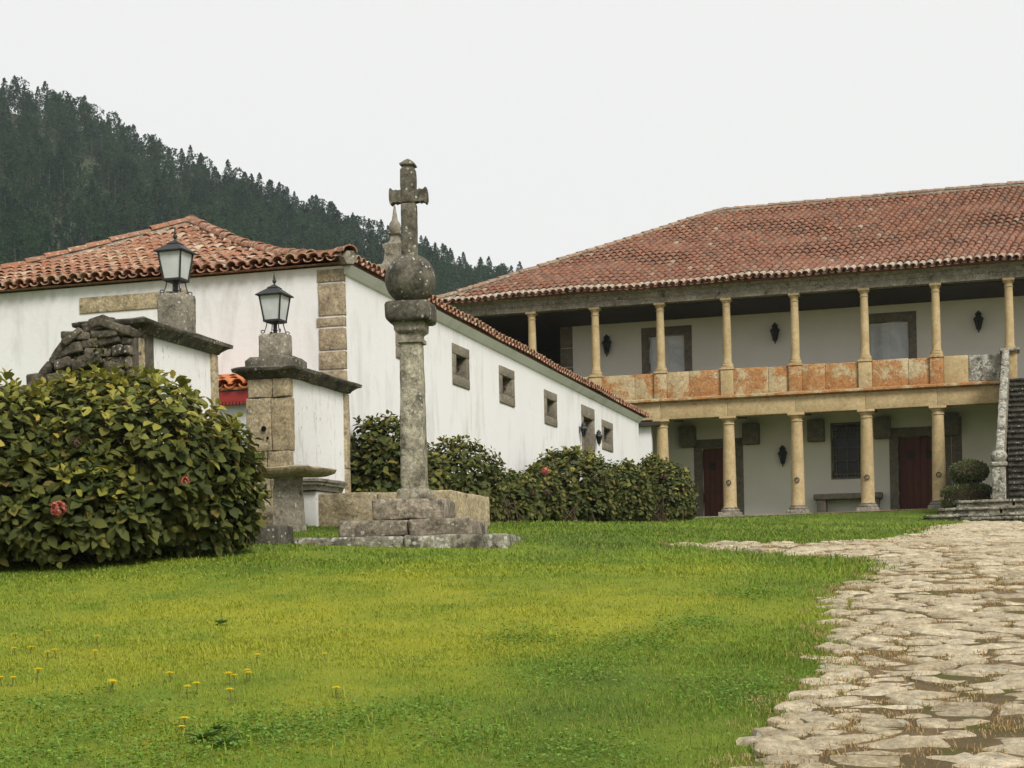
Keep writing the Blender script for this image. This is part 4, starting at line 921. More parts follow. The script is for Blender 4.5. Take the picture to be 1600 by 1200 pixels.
def gate_wall(label, XR, Yn, Yf, zb, zc, th, ped, blocks, nm='gate_wall', x_from=0):
    w = thing(nm, label, 'wall', (XR-th/2, (Yn+Yf)/2, zb))
    MB().box(XR-th+.03, XR-.02, Yn+.1, Yf-.02, zb-.3, zc+.01).build('plaster_panel', 'plaster_worn', w)
    for k, (z0, z1, sp) in enumerate(blocks):
        xs_ = [XR-th+x_from] + [XR-th*(1-s) for s in sp] + [XR]
        for i in range(len(xs_)-1):
            j = .02*math.sin(k*3+i*5); MB().rbox(xs_[i]+.004-(.03 if (k == 1 and i == 0) else 0), xs_[i+1]-.004, Yn-.02+j*.5, Yn+.13+.03*(k % 2), z0+.004, z1-.004, .01, .1, .016, 6., k*3.1+i).build('block', 'granite_gate', w, True, 60)
    pz = [zb-.3, zb+(zc-zb)*.45, zc]
    for i in range(2): MB().rbox(XR-th-.01, XR+.025, Yf-.14, Yf+.02, pz[i]+.003, pz[i+1]-.003, .016, .2, .012, 4., Yf+i).build('end_post', 'granite_gate', w, True, 60)
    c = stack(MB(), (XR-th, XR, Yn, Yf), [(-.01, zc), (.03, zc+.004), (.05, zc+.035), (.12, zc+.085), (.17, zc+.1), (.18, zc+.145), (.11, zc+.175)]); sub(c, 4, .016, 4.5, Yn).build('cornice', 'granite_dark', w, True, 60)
    return w
ZGr = at_X(455, 590, -9.69).z; zbr = H(-9.9, 22)-.05
def zr(py): return at_X(440, py, -9.69).z
gate_wall('right hand gate wall with block pillar end and worn white panel below the lower lamp', -9.69, 21.4, 23.6, zbr, ZGr, .67, None,
          [(zr(616), ZGr, (.6,)), (zr(701), zr(616), (.55,)), (zr(733), zr(701), (.22, .45)), (zr(775), zr(733), (.5,)), (zbr-.3, zr(775), (.62,))])
gw = bpy.data.objects['gate_wall']
for (px, py, r) in ((412, 670, .043), (418, 684.5, .022)):
    p = at_Y(px, py, 21.355); m = MB()
    m.torus((p.x, p.y-.006, p.z), (0, 1, 0), r, .008, 14, 5); vs = [(p.x+r*math.cos(a), p.y, p.z+r*math.sin(a)) for a in [2*math.pi*i/14 for i in range(14)]]
    m2 = MB().add(vs, [tuple(range(14))]); m2.build('bored_hole', 'hole', gw)
ZGl = at_X(218, 520, -10.1).z; zbl = H(-10.3, 18.5)-.05
gate_wall('left hand gate wall with white panel and heavy cornice behind the big hydrangea', -10.1, 17.84, 19.9, zbl, ZGl, .67, None,
          [(ZGl-.9, ZGl, ()), (ZGl-1.7, ZGl-.9, ()), (zbl-.3, ZGl-1.7, ())], x_from=.5)
# plinth blocks and pedestals carry the lamps
def pedestal(parent, x, y, z0, wx, wy, h, seed, bw=None, bh=.15):
    if bw: sub(stack(MB(), (x-bw[0]/2, x+bw[0]/2, y-bw[1]/2, y+bw[1]/2), [(.0, z0-.04), (.0, z0+bh*.6), (-.06, z0+bh)]), 3, .02, 5., seed).build('plinth_block', 'granite_dark', parent, True, 60)
    MB().rbox(x-wx/2, x+wx/2, y-wy/2, y+wy/2, z0+bh-.03, z0+bh+h, .03, .14, .01, 4., seed).build('pedestal', 'granite_grey', parent, True, 60)
pr = at_X(431, 560, -10.0); ztr = ZGr+.175; hr = at_X(431, 523, -10.0).z; pedestal(gw, -10.0, pr.y, ztr, .42, .3, hr-ztr-.15, 2., (.72, .6), .15)
gl2 = bpy.data.objects['gate_wall.001']; pl = at_X(276, 490, -10.4); ztl = ZGl+.175; hl = at_X(276, 461, -10.4).z
pedestal(gl2, -10.4, pl.y, ztl, .42, .34, hl-ztl-.06, 5., (.62, .75), .06)
# rubble slope wall running left from the gate
rw = thing('rubble_wall', 'dark ruined dry stone wall sloping down to the left of the gate', 'wall', (-12, 17.9, 2))
prof = [at_Y(px, py, 17.62) for px, py in ((-120, 606), (46, 604), (75, 562), (100, 532), (128, 508), (160, 499), (203, 508))]
PXs = [p.x for p in prof]; PZs = [p.z for p in prof]
core = MB(); base = 1.0
for y in (17.72, 18.2): core.v += [(p.x, y, p.z-.07) for p in prof] + [(p.x, y, base) for p in prof]
n = len(prof)
for i in range(n-1): core.f += [(i, i+1, n+i+1, n+i), (2*n+i, 3*n+i, 3*n+i+1, 2*n+i+1), (i, 2*n+i, 2*n+i+1, i+1)]
core.f += [(0, n, 3*n, 2*n), (n-1, 3*n-1, 4*n-1, 2*n-1)]; core.build('wall_core', 'mortar', rw)
z = 1.75; k = 0; rr = random.Random(3)
while z < max(PZs):
    h = rr.uniform(.1, .17); x = prof[0].x+rr.uniform(0, .2)
    while x < PXs[-1]-.05:
        l = rr.uniform(.16, .42); x1 = min(x+l, PXs[-1]); mx = np.interp((x+x1)/2, PXs, PZs)
        if z+h*.55 < mx and z+h > 2.2:
            st_ = MB(); st_.rbox(0, x1-x-.012, 0, rr.uniform(.2, .3), 0, h-.01, .022, .13, .03, 6., k*1.3)
            ob = link('stone', st_.mesh('stone', 'rubble', (0, 0, 0), True, 70), rw, Matrix.Translation((x, 17.62+rr.uniform(-.06, .04), z)) @ Matrix.Rotation(rr.uniform(-.28, .1), 4, 'Y') @ Matrix.Rotation(rr.uniform(-.15, .15), 4, 'Z')); k += 1
        x = x1
    z += h

for i in range(n-1):                                   # flat slabs lying along the broken slope
    L_ = math.hypot(PXs[i+1]-PXs[i], PZs[i+1]-PZs[i]); m_ = max(1, int(L_/.26)); an = math.atan2(PZs[i+1]-PZs[i], PXs[i+1]-PXs[i])
    for q in range(m_):
        f = q/m_; st_ = MB(); st_.rbox(0, L_/m_*rr.uniform(.9, 1.15), 0, rr.uniform(.4, .55), -.1, rr.uniform(-.02, .03), .02, .13, .03, 6., q+i*3.3)
        link('stone', st_.mesh('stone', 'rubble', (0, 0, 0), True, 70), rw, Matrix.Translation((PXs[i]+(PXs[i+1]-PXs[i])*f, 17.6+rr.uniform(-.06, .03), PZs[i]+(PZs[i+1]-PZs[i])*f)) @ Matrix.Rotation(-an+rr.uniform(-.12, .12), 4, 'Y'))
# ================================================================== LANTERNS
def lantern(name, label, loc):
    L = thing(name, label, 'lantern', loc, 'lanterns on the gate pillars', local=True); bt, bh = .17, .12; z0, z1 = .19, .56
    st_ = MB(); st_.sqlathe([(.022, 0), (.022, .05), (.03, .06), (.022, .08), (.022, .18)]); st_.box(-.17, .17, -.012, .012, 0, .014); st_.box(-.012, .012, -.17, .17, .001, .015); st_.build('stem', 'iron', L)
    for sx, sy in ((1, 1), (-1, 1), (1, -1), (-1, -1)):
        s = MB(); pts = [(sx*.085, sy*.085, .19), (sx*.1, sy*.1, .1), (sx*.12, sy*.12, .02)] + [(sx*(.135+.022*math.sin(a)), sy*(.135+.022*math.sin(a)), .03-.022*math.cos(a)) for a in (0, .8, 1.6, 2.4, 3.2, 4.0)]
        s.tube(pts, .008, 5); s.build('scroll_leg', 'iron', L, True)
        MB().tube([(sx*bh, sy*bh, z0), (sx*bt, sy*bt, z1)], .013, 4).build('frame_bar', 'iron', L)
    f = MB(); f.sqlathe([(bh-.05, z0-.03), (bh+.012, z0-.012), (bh+.014, z0+.018), (bh-.01, z0+.02)]); f.build('base_tray', 'iron', L)
    for a in range(4):
        c, s_ = round(math.cos(a*math.pi/2)), round(math.sin(a*math.pi/2)); rot = lambda p: (p[0]*c-p[1]*s_, p[0]*s_+p[1]*c, p[2])
        q = [(-bh+.01, -bh+.006, z0+.018), (bh-.01, -bh+.006, z0+.018), (bt-.01, -bt+.006, z1), (-bt+.01, -bt+.006, z1)]; q += [(x, y+.006, z) for x, y, z in q]
        MB().add([rot(p) for p in q], [(0, 1, 2, 3), (7, 6, 5, 4), (0, 4, 5, 1), (1, 5, 6, 2), (2, 6, 7, 3), (3, 7, 4, 0)]).build('pane', 'frosted_glass', L)
    r = MB(); r.sqlathe([(.17, z1-.004), (.212, z1), (.215, z1+.014), (.155, z1+.06), (.095, z1+.105), (.075, z1+.12)]); r.build('hood', 'iron', L)
    r = MB(); r.sqlathe([(.08, z1+.118), (.088, z1+.122), (.05, z1+.15), (.022, z1+.172)]); r.build('upper_hood', 'iron', L)
    r = MB(); r.lathe([(.018, z1+.17), (.012, z1+.19), (.024, z1+.205), (.03, z1+.225), (.024, z1+.25), (.012, z1+.26), (.02, z1+.27), (.016, z1+.285), (.003, z1+.36)], 12); r.build('finial', 'iron', L, True)
    return L
lr_ = lantern('pillar_lantern', 'black iron lantern on the right gate wall, the lower of the two pillar lamps', (-10.0, pr.y, hr))
dup(lr_, (-10.4, pl.y, hl), 'black iron lantern on the left gate wall, the higher of the two pillar lamps')
def wall_lamp(label, p, dr, s, ref=None):
    if ref: o = dup(ref, p, label); o.rotation_euler[2] = dr; o.scale = (s, s, s); return o
    L = thing('wall_lantern', label, 'lantern', p, 'black lanterns on the white walls', dr, True)    # unit height, wall on +y side
    b = MB(); b.box(-.06, .06, -.001, .03, -.16, .2); b.tube([(0, .01, .12), (0, -.1, .2), (0, -.2, .26), (0, -.24, .2)], .014, 6); b.tube([(0, .01, -.12), (0, -.08, -.02), (0, -.16, 0)], .012, 6); b.build('bracket', 'iron', L, True)
    c = (0, -.24); g = MB(); g.lathe([(.07, -.32), (.155, -.02), (.165, .06)], 6, c); g.build('pane', 'dark_glass', L)
    fr_ = MB()
    for i in range(6):
        a = 2*math.pi*i/6; fr_.tube([(c[0]+.078*math.cos(a), c[1]+.078*math.sin(a), -.33), (c[0]+.17*math.cos(a), c[1]+.17*math.sin(a), .06)], .014, 4)
    fr_.lathe([(.03, -.38), (.085, -.34), (.085, -.31), (.06, -.31)], 6, c); fr_.build('frame', 'iron', L)
    MB().lathe([(.17, .05), (.215, .06), (.2, .1), (.12, .2), (.1, .24), (.14, .25), (.13, .3), (.05, .38), (.02, .42)], 6, c).build('hood', 'iron', L)
    MB().lathe([(.02, -.46), (.035, -.43), (.03, -.4), (.02, -.375)], 8, c).build('pendant', 'iron', L, True)
    L.scale = (s, s, s); return L
def on_g(px, py): q = at_Y(px, py, GY); return (q.x, GY, q.z)
w0 = wall_lamp('black wall lantern on the upper gallery wall beside the leftmost lit column', on_g(950, 540), 0, .92)
w0['label'] = 'black wall lantern in the upper gallery, left of the left glazed door'
wall_lamp('black wall lantern in the upper gallery between the two glazed doors', on_g(1212, 521), 0, .85, w0)
wall_lamp('black wall lantern in the upper gallery, right of the right glazed door', on_g(1529, 503), 0, .85, w0)
wall_lamp('black wall lantern in the lower arcade between red door and grilled window', on_g(1224, 712), 0, .85, w0)
for (px, py, lb) in ((905, 672, 'small black lantern on the long white wall, left of its doorway'), (929, 684, 'small black lantern on the long white wall, right of its doorway')):
    q = at_X(px, py, BX); wall_lamp(lb, (BX, q.y, q.z), math.pi/2, .5, w0)

# ================================================================== PILLORY CROSS
PC = at_d(648, 770, 20.9); PD = 20.9
def pz(py, d=PD): return at_d(645, py, d).z
zg = at_d(620, 859, 19.9).z-.12
pil = thing('pillory_cross', 'tall stone pillory with stepped base, ball and cross on the lawn', 'monument', (PC.x, PC.y, zg), rz=R(9), local=True)
zs = [0, pz(837, 19.9)-zg, pz(811, 20.15)-zg, pz(779, 20.5)-zg, pz(764)-zg]
sz = [(2.72, 2.2), (1.72, 1.5), (.93, .98)]; nb = [(2, 1), (2, 1), (1, 1)]
for i, ((w, d), (bx_, by_)) in enumerate(zip(sz, nb)):
    cuts = [-w/2 + w*(j/bx_) + (random.uniform(-.18, .18) if 0 < j < bx_ else 0) for j in range(bx_+1)]
    for j in range(bx_):
        for l in range(by_):
            MB().rbox(cuts[j]+.004, cuts[j+1]-.004, -d/2+d*l/by_+.004, -d/2+d*(l+1)/by_-.004, zs[i]-(.3 if i == 0 else .0), zs[i+1]-.002, .035, .16, .022, 4., i*9+j*3+l).build('step_block', 'granite_step' if i == 0 else 'granite_worn', pil, True, 60)
MB().rbox(-.2, .2, -.2, .2, zs[3], zs[4], .03, .14, .012, 4., 3.).build('shaft_base', 'granite_pillory', pil, True, 60)
z0, z1 = zs[4], pz(537)-zg; s = MB(); n = 22
for i in range(n+1):
    t_ = i/n; hw = .163+(.135-.163)*t_; ch = hw*.2; z_ = z0+(z1-z0)*t_
    s.v += [(hw-ch, -hw, z_), (hw, -hw+ch, z_), (hw, hw-ch, z_), (hw-ch, hw, z_), (-hw+ch, hw, z_), (-hw, hw-ch, z_), (-hw, -hw+ch, z_), (-hw+ch, -hw, z_)]
for i in range(n):
    for k in range(8): s.f.append((8*i+k, 8*i+(k+1) % 8, 8*i+8+(k+1) % 8, 8*i+8+k))
s.f.append(tuple(8*n+k for k in range(8))); s.jitter(.009, 5.5, 2.); s.build('shaft', 'granite_pillory', pil, True, 60)
c = [pz(537)-zg, pz(530)-zg, pz(519)-zg, pz(505)-zg, pz(474)-zg]
cp = MB(); stack(cp, (-.14, .14, -.14, .14), [(0, c[0]-.01), (.025, c[0]), (.025, c[1]-.01), (.0, c[1]), (.0, c[1]+.05), (.025, c[2]-.02), (.05, c[2]), (.055, c[2]+.03), (.055, c[3])]); sub(cp, 2, .006, 5.).build('necking', 'granite_grey', pil, True, 50)
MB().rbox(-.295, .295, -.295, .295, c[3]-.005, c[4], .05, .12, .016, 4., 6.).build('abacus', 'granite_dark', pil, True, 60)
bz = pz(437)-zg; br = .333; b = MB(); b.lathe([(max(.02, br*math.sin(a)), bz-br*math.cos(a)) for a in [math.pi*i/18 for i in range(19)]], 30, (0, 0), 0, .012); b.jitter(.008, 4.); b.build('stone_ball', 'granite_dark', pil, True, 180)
z0 = bz+br-.03; zt = pz(264)-zg; za, zb_ = pz(318)-zg, pz(297)-zg
MB().rbox(-.098, .098, -.085, .085, z0, za, .022, .1, .01, 6., 1.).build('cross_shaft', 'granite_cross', pil, True, 60)
MB().rbox(-.095, .095, -.082, .082, za+.001, zt, .022, .1, .016, 8., 4.).build('cross_top', 'granite_cross', pil, True, 60)
for sx in (-1, 1):
    a = MB(); n = 8
    pr_ = [(.08, .085), (.14, .075), (.155, .09), (.18, .078), (.205, .082), (.222, .105), (.24, .1), (.252, .05)]; zm = (za+zb_)/2
    for (x, h) in pr_: a.v += [(sx*x, -.075, zm-h), (sx*x, .075, zm-h), (sx*x, .075, zm+h), (sx*x, -.075, zm+h)]
    for i in range(n-1):
        for k in range(4): a.f.append((4*i+k, 4*i+(k+1) % 4, 4*i+4+(k+1) % 4, 4*i+4+k))
    a.f += [(3, 2, 1, 0), tuple(4*n-4+k for k in range(4))]; sub(a, 1, .012, 8.).build('cross_arm', 'granite_cross', pil, True, 60)
cpz = MB(); cpz.sqlathe([(.075, zt-.005), (.07, zt+.02), (.098, zt+.04), (.1, zt+.055), (.05, zt+.1), (.01, zt+.13)]); cpz.jitter(.004, 8).build('cross_cap', 'granite_cross', pil, True, 40)

# ================================================================== SMALL STONEWORK
TY = at_d(590, 800, 23.2).y; ta, tb = at_Y(470, 768, TY), at_Y(706, 765, TY); ztt = tb.z
tq = thing('stone_tank', 'low granite tank with flat top standing behind the pillory', 'tank', ((ta.x+tb.x)/2, TY+.8, H(tb.x, TY)))
gz = H((ta.x+tb.x)/2, TY)-.3; cuts = [ta.x, ta.x+1.2, tb.x-.42, tb.x]
for i in range(3): MB().rbox(cuts[i]+.003, cuts[i+1]-.003, TY, TY+.22, gz, ztt+(.012 if i == 0 else 0), .02, .2, .012, 3.5, i*2.).build('front_slab', 'granite_gate', tq, True, 60)
MB().rbox(tb.x-.22, tb.x, TY+.225, TY+1.62, gz, ztt-.01, .03, .2, .014, 3.5, 9.).build('side_slab', 'granite_gate', tq, True, 60)
MB().rbox(ta.x, ta.x+.2, TY+.225, TY+1.62, gz, ztt-.01, .02, .3, .01, 3.5, 7.).build('side_slab', 'granite_gate', tq, True, 60)
MB().rbox(ta.x, tb.x, TY+1.625, TY+1.8, gz, ztt-.015, .02, .3, .01, 3.5, 8.).build('back_slab', 'granite_gate', tq, True, 60)
MB().box(ta.x+.2, tb.x-.22, TY+.2, TY+1.62, gz, ztt-.25).build('infill', 'lawn_soil', tq)
tp = at_d(450, 733, 22.2); tg = H(tp.x, tp.y); tbl = thing('stone_table', 'rough stone slab table on a single block in front of the right gate wall', 'table', (tp.x, tp.y, tg))
a, b2 = at_Y(394, 735, tp.y), at_Y(505, 735, tp.y)
sub(stack(MB(), (a.x+.06, b2.x-.06, tp.y-.42, tp.y+.42), [(-.06, tp.z-.1), (.04, tp.z-.06), (.06, tp.z-.01), (.0, tp.z+.012)]), 5, .022, 4.).build('table_top', 'granite_gate', tbl, True, 70)
sub(stack(MB(), (tp.x-.17, tp.x+.17, tp.y-.16, tp.y+.16), [(.02, tg-.25), (0, tg+.3), (-.015, tp.z-.085)]), 3, .02, 4.).build('pedestal', 'granite_grey', tbl, True, 70)
y0 = at_X(500, 760, -9.3).y; zt_ = at_X(500, 747, -9.3).z; lg = thing('stone_ledge', 'small moulded stone ledge against the foot of the right gate wall', 'ledge', (-9.4, y0+.4, zt_-.4))
y1 = at_X(541, 760, -9.3).y; y1 = min(y1, y0+1.3)
sub(stack(MB(), (-9.66, -9.34, y0, y1), [(-.02, zt_-.17), (0, zt_-.1), (.02, zt_-.09), (.02, zt_-.06), (.045, zt_-.04), (.045, zt_)]), 3, .01).build('slab', 'granite_grey', lg, True, 50)
MB().rbox(-9.64, -9.4, y0+.1, y1-.1, zt_-.9, zt_-.172, .02, .3, .01).build('support', 'plaster_worn', lg, True, 50)
q = at_d(395, 848, 20.0); kb = MB(); kb.rbox(q.x-.62, q.x+.36, q.y, q.y+.45, H(q.x, q.y)-.2, at_d(420, 821, 20.0).z, .03, .16, .02, 4., 3.)
kb.build('kerb_block', 'granite_dark', None, True, 60, label='mossy stone block half under the right edge of the big hydrangea', cat='stone block')
q = at_d(981, 815, 41.); MB().rbox(q.x-.35, q.x+.35, q.y-.2, q.y+.3, q.z-.2, q.z+.14, .05, .2, .03, 3., 5.).build('stone_slab', 'granite_white', None, True, 70, label='pale stone slab lying at the foot of the wall hydrangeas', cat='stone slab')
hq = at_d(998, 817, 41.5); hd = thing('handrail', 'thin black metal handrail in front of the last wall hydrangea', 'handrail', hq)
top = at_d(998, 769, 41.5); MB().tube([hq-Vector((0, 0, .3)), top], .022, 8).build('post', 'iron', hd, True)
e1, e2 = at_d(984, 761, 41.3), at_d(1014, 777, 41.7); MB().tube([e1, top, e2], .022, 8).build('rail', 'iron', hd, True)
# pinnacle rising behind the farm roof
PN = at_d(618, 400, 53.); k = 53./FPX; pn = thing('stone_pinnacle', 'weathered stone pinnacle with ball and spike behind the pillory cross', 'pinnacle', (PN.x, PN.y, 3.4))
def qz(py): return at_d(618, py, 53.).z
MB().rbox(PN.x-.75, PN.x+.75, PN.y-.75, PN.y+.75, 3.0, qz(418), .05, .5, .03, 2.).build('pier', 'granite_grey', pn, True, 60)
m = MB(); stack(m, (PN.x-.3, PN.x+.3, PN.y-.3, PN.y+.3), [(.1, qz(418)-.02), (.0, qz(408)), (-.03, qz(393)), (.03, qz(388)), (.03, qz(383)), (-.12, qz(379)), (-.17, qz(374)), (-.17, qz(369)), (-.1, qz(367))]); sub(m, 2, .012).build('pedestal', 'granite_grey', pn, True, 50)
m = MB(); m.lathe([(.1, qz(368)), (.16, qz(365)), (.195, qz(360)), (.2, qz(356)), (.18, qz(350)), (.13, qz(346)), (.1, qz(344)), (.07, qz(335)), (.03, qz(322)), (.01, qz(318))], 16, (PN.x, PN.y), 0, .06); m.build('spike_ball', 'granite_grey', pn, True, 40)
# ================================================================== HYDRANGEAS
LT = [leaf_t(.34, .1, .2), leaf_t(.38, .16, .1), leaf_t(.3, .07, .32)]
CAMP = np.array([0, 0, EYE])
def ell(px, py, d, rx, ry, rz): c = at_d(px, py, d); return (np.array(c), np.array([rx, ry, rz]))
RC = np.array([[CT, -ST, 0], [ST, CT, 0], [0, 0, 1]])           # camera-aligned axes
def inside_all(p, E, skip=None, k=1.0):
    return any(i != skip and np.sum((RC.T@(p-c)/r)**2) < k for i, (c, r) in enumerate(E))
def front_hit(px, py, E):
    d_ = np.array(ray(px, py)); best = None
    for d in np.arange(14, 50, .04):
        p = CAMP + d_*d
        if inside_all(p, E, None, 1.0): return p
    return CAMP+d_*18
def hydrangea(label, E, ll, mat, nind, per_m2=26, flowers=(), seed=1, floor_clear=.05, yg=1.25):
    r = np.random.default_rng(seed); c0 = np.mean([e[0] for e in E], 0); g0 = H(c0[0], c0[1])
    bush = thing('hydrangea', label, 'hydrangea', (c0[0], c0[1], g0), 'hydrangea bushes'); mats = [[], [], []]; lit_leaves = []; stems = MB()
    if seed > 3: E = E + [(c-np.array([0, 0, .5*r_[2]]), r_*np.array([1.0, 1.0, .6])) for c, r_ in E]
    for i, (c, rad) in enumerate(E):
        area = 4*math.pi*((rad[0]*rad[1])**1.6/3+(rad[0]*rad[2])**1.6/3+(rad[1]*rad[2])**1.6/3)**(1/1.6)
        for layer, (sc, dn_) in enumerate(((1.0, 1.25), (.87, 1.1), (.68, .7))):
            for _ in range(int(area*per_m2*dn_)):
                v = unit(r.normal(size=3))
                if v[2] < -.75: continue
                bumpy = 1 + .1*mnoise.noise(Vector(v*2.6+seed)) + .05*mnoise.noise(Vector(v*7+seed))
                p = c + RC@(v*rad*(sc*bumpy + r.uniform(-.06, .05)))
                g = H(p[0], p[1])
                if p[2] < g+floor_clear or (layer == 0 and inside_all(p, E, i, .8)): continue
                nn = unit(RC@(v/rad)); ax = unit(nn*.75+np.array([0, 0, .55])+r.normal(0, .22, 3))
                t1 = unit(np.cross(ax, r.normal(size=3))); t2 = np.cross(ax, t1)
                if layer == 0 and r.random() < .22:
                    b = np.array([c0[0]+r.normal(0, .3), c0[1]+r.normal(0, .3), g0-.05]); m_ = (b+p)/2+np.array([0, 0, .25])-nn*.1; stems.tube([b, m_, p], [.012, .009, .005], 4)
                for pair in range(3 if layer == 0 else 2):
                    s = ll*r.uniform(.75, 1.2)*(1-.2*(2-pair) if pair == 0 else 1); off = ax*(-.055*pair+.02)
                    el = R([58, 28, 2][pair]+r.normal(0, 12)); a0 = pair*1.57+r.normal(0, .2)
                    for k in range(2):
                        a = a0+math.pi*k; ra = t1*math.cos(a)+t2*math.sin(a); dr_ = unit(ra*math.cos(el)+ax*math.sin(el)+np.array([0, 0, -.22]))
                        sx = unit(np.cross(dr_, ax)+r.normal(0, .12, 3)); sx = unit(sx-dr_*np.dot(sx, dr_)); nz = np.cross(sx, dr_)
                        if nz@ax < 0: sx = -sx; nz = -nz
                        q = p+off+ra*.015
                        if q[2]+dr_[2]*s < g+.02: continue
                        (lit_leaves if (layer == 0 and pair < 2 and r.random() < max(0, v[2])**1.2*yg) else mats[r.integers(3)]).append(basis(q, sx, dr_, nz, s))  # likelier the more a shoot faces up: top light put into leaf colour
    allm = [(np.linalg.norm(m[:3, 3]-CAMP), t_, m) for t_ in range(3) for m in mats[t_]]; allm.sort(key=lambda q: q[0])
    def shown(m): 
        p = m[:3, 3]; d = depth(p[0], p[1]); u = (p[0]*CT+p[1]*ST)/d; return -.33 < u < .33
    vis_ = [q for q in allm if shown(q[2])]
    pick = vis_[::max(1, int(len(vis_)*.45/max(nind, 1)))][:nind] if nind else []; pid = set(id(q[2]) for q in pick)
    me = [MB().add(*T).mesh('leaf', mat, smooth=True, angle=180) for T in LT]
    for _, t_, m in pick: link('leaf', me[t_], bush, m.tolist())
    link('foliage', bake_mesh('foliage', [(*LT[t_], [m for m in mats[t_] if id(m) not in pid]) for t_ in range(3)], mat, ORG[bush.name]), bush, kind='stuff')
    if lit_leaves: link('lit_foliage', bake_mesh('lit_foliage', [(*LT[1], lit_leaves)], 'hydrangea_lit', ORG[bush.name]), bush, kind='stuff', label='yellow green young leaves at the shoot tips')
    stems.build('twigs', 'twig', bush, True, kind='stuff')
    for (px, py, rr_, mt) in flowers:
        p = front_hit(px, py, E); d_ = unit(CAMP-p); p = p+d_*.1; fm = MB(); fr_ = random.Random(int(px))
        for _ in range(150):
            v = Vector((fr_.gauss(0, 1), fr_.gauss(0, 1), fr_.gauss(0, 1))).normalized(); u = v.orthogonal().normalized(); w = v.cross(u); a = fr_.uniform(0, 6)
            u, w = u*math.cos(a)+w*math.sin(a), w*math.cos(a)-u*math.sin(a); cc_ = Vector(p)+v*rr_*fr_.uniform(.8, 1.0); s = rr_*.19
            fm.add([cc_+u*s, cc_+w*s+v*s*.3, cc_-u*s, cc_-w*s+v*s*.3], [(0, 1, 2, 3)])
        fm.build('flower_head', mt, bush)
    return bush
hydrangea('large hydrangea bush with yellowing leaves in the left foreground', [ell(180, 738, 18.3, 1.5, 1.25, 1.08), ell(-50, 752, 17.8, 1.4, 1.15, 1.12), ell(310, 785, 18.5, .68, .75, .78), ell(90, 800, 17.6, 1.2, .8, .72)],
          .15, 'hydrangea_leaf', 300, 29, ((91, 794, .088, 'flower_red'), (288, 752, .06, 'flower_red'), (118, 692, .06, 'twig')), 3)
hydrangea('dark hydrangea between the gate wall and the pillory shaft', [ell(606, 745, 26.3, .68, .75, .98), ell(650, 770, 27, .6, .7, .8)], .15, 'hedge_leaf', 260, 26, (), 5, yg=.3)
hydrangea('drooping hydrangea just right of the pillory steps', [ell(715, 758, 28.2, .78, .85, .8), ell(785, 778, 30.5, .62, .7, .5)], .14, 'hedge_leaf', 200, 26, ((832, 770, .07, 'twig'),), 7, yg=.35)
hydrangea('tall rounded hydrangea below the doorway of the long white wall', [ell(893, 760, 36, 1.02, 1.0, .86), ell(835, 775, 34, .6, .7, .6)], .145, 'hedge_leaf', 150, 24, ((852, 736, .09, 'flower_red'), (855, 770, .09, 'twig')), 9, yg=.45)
hydrangea('hydrangea at the far end of the white wall beside the arcade', [ell(1035, 770, 44, .88, 1.0, .86), ell(975, 770, 41, .75, .8, .78), ell(1018, 735, 44, .3, .35, .42)], .15, 'hedge_leaf', 120, 24, ((1040, 745, .08, 'twig'),), 11, yg=.35)
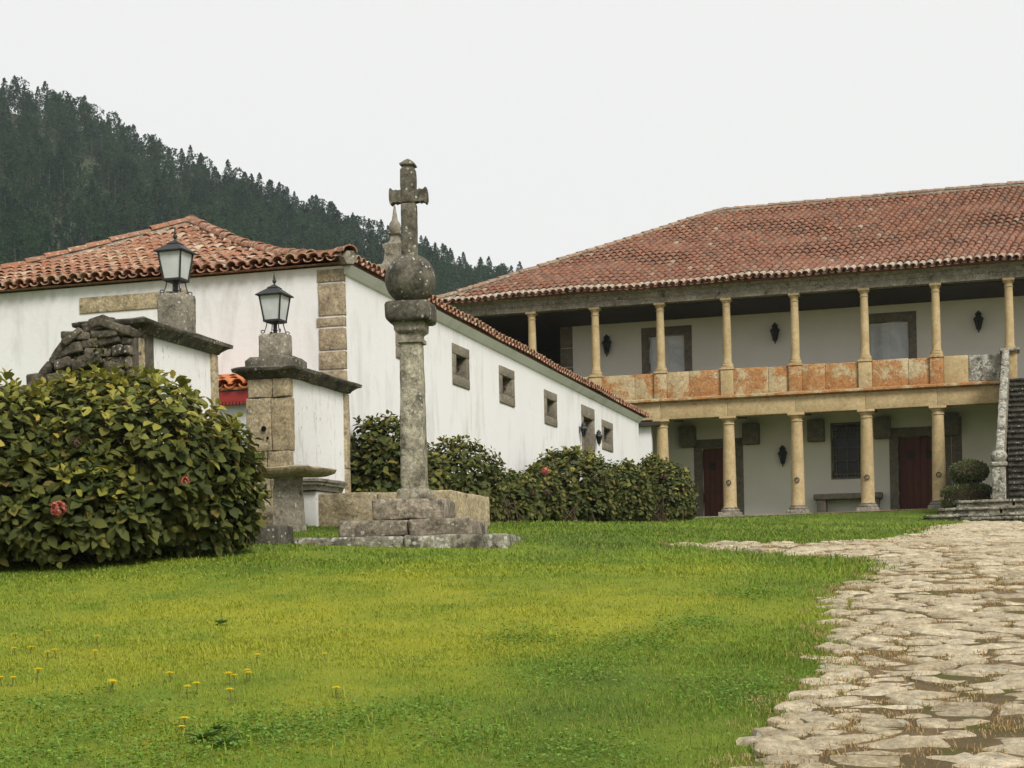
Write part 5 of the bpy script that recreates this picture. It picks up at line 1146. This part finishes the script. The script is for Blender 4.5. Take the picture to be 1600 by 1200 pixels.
# small plant rooted in the rubble wall
p = at_Y(155, 560, 17.48); wp = thing('wall_plant', 'small green plant growing out of the ruined stone wall', 'plant', p); ms = []
for k in range(60):
    a = random.uniform(0, 6.28); el = random.uniform(-.7, 1.2); dr_ = np.array([math.cos(a)*math.cos(el), -abs(math.sin(a))*math.cos(el), math.sin(el)]); sx = unit(np.cross(dr_, [0, 0, 1])); ms.append(basis(np.array(p)+rng.normal(0, .09, 3)*[1.2, .3, 1.5], sx, dr_, np.cross(sx, dr_), random.uniform(.05, .1)))
link('leaves', bake_mesh('leaves', [(*leaf_t(.24), ms)], 'hydrangea_leaf', p), wp, kind='stuff')
# two-tier clipped bush by the landing
tb_ = at_d(1512, 785, 48.3); tpz = thing('topiary_bush', 'clipped two tier green bush beside the staircase foot', 'bush', (tb_.x, tb_.y, 3.7)); ms = []; qz0 = [np.array(v) for v in ((0, 0, 0), (.5, .5, .05), (0, 1, 0), (-.5, .5, .05))]
low, upm = [], []
for k in range(9000):
    v = unit(rng.normal(size=3)); tier = k % 5 < 3
    if tier: p = np.array([tb_.x+v[0]*.74, tb_.y+v[1]*.74, 4.08+np.sign(v[2])*abs(v[2])**.38*.36])
    else: p = np.array([tb_.x+.05+v[0]*.54, tb_.y+v[1]*.54, 4.84+v[2]*.33])
    p = p + rng.normal(0, .022, 3); d_ = unit(v+rng.normal(0, .5, 3)); sx = unit(np.cross(d_, rng.normal(size=3)))
    (low if tier else upm).append(basis(p, sx, d_, np.cross(sx, d_), rng.uniform(.035, .065)))
QF = [(0, 1, 2, 3)]
link('lower_tier', bake_mesh('lower_tier', [(qz0, QF, low)], 'topiary_leaf', ORG[tpz.name]), tpz); link('upper_tier', bake_mesh('upper_tier', [(qz0, QF, upm)], 'topiary_leaf', ORG[tpz.name]), tpz)
cr = MB(); cr.lathe([(.3, 3.6), (.6, 3.75), (.68, 4.1), (.6, 4.36), (.25, 4.4), (.25, 4.55), (.44, 4.72), (.4, 4.95), (.12, 5.08)], 14, (tb_.x, tb_.y), 0, .05); cr.build('inner_branches', 'twig', tpz, True)

# ================================================================== HAZE
if HAZE:
    t = NT('haze_air'); t.t.nodes.clear(); o_ = t.t.nodes.new('ShaderNodeOutputMaterial'); v_ = t.t.nodes.new('ShaderNodeVolumePrincipled')
    v_.inputs['Color'].default_value = (.88, .95, 1, 1); v_.inputs['Density'].default_value = HAZE; v_.inputs['Anisotropy'].default_value = .2
    t.t.links.new(v_.outputs[0], o_.inputs['Volume'])
    MB().box(-760, 760, -320, 900, -9, 260).build('haze', 'haze_air', kind='stuff', label='thin pale haze in the valley air', cat='haze')
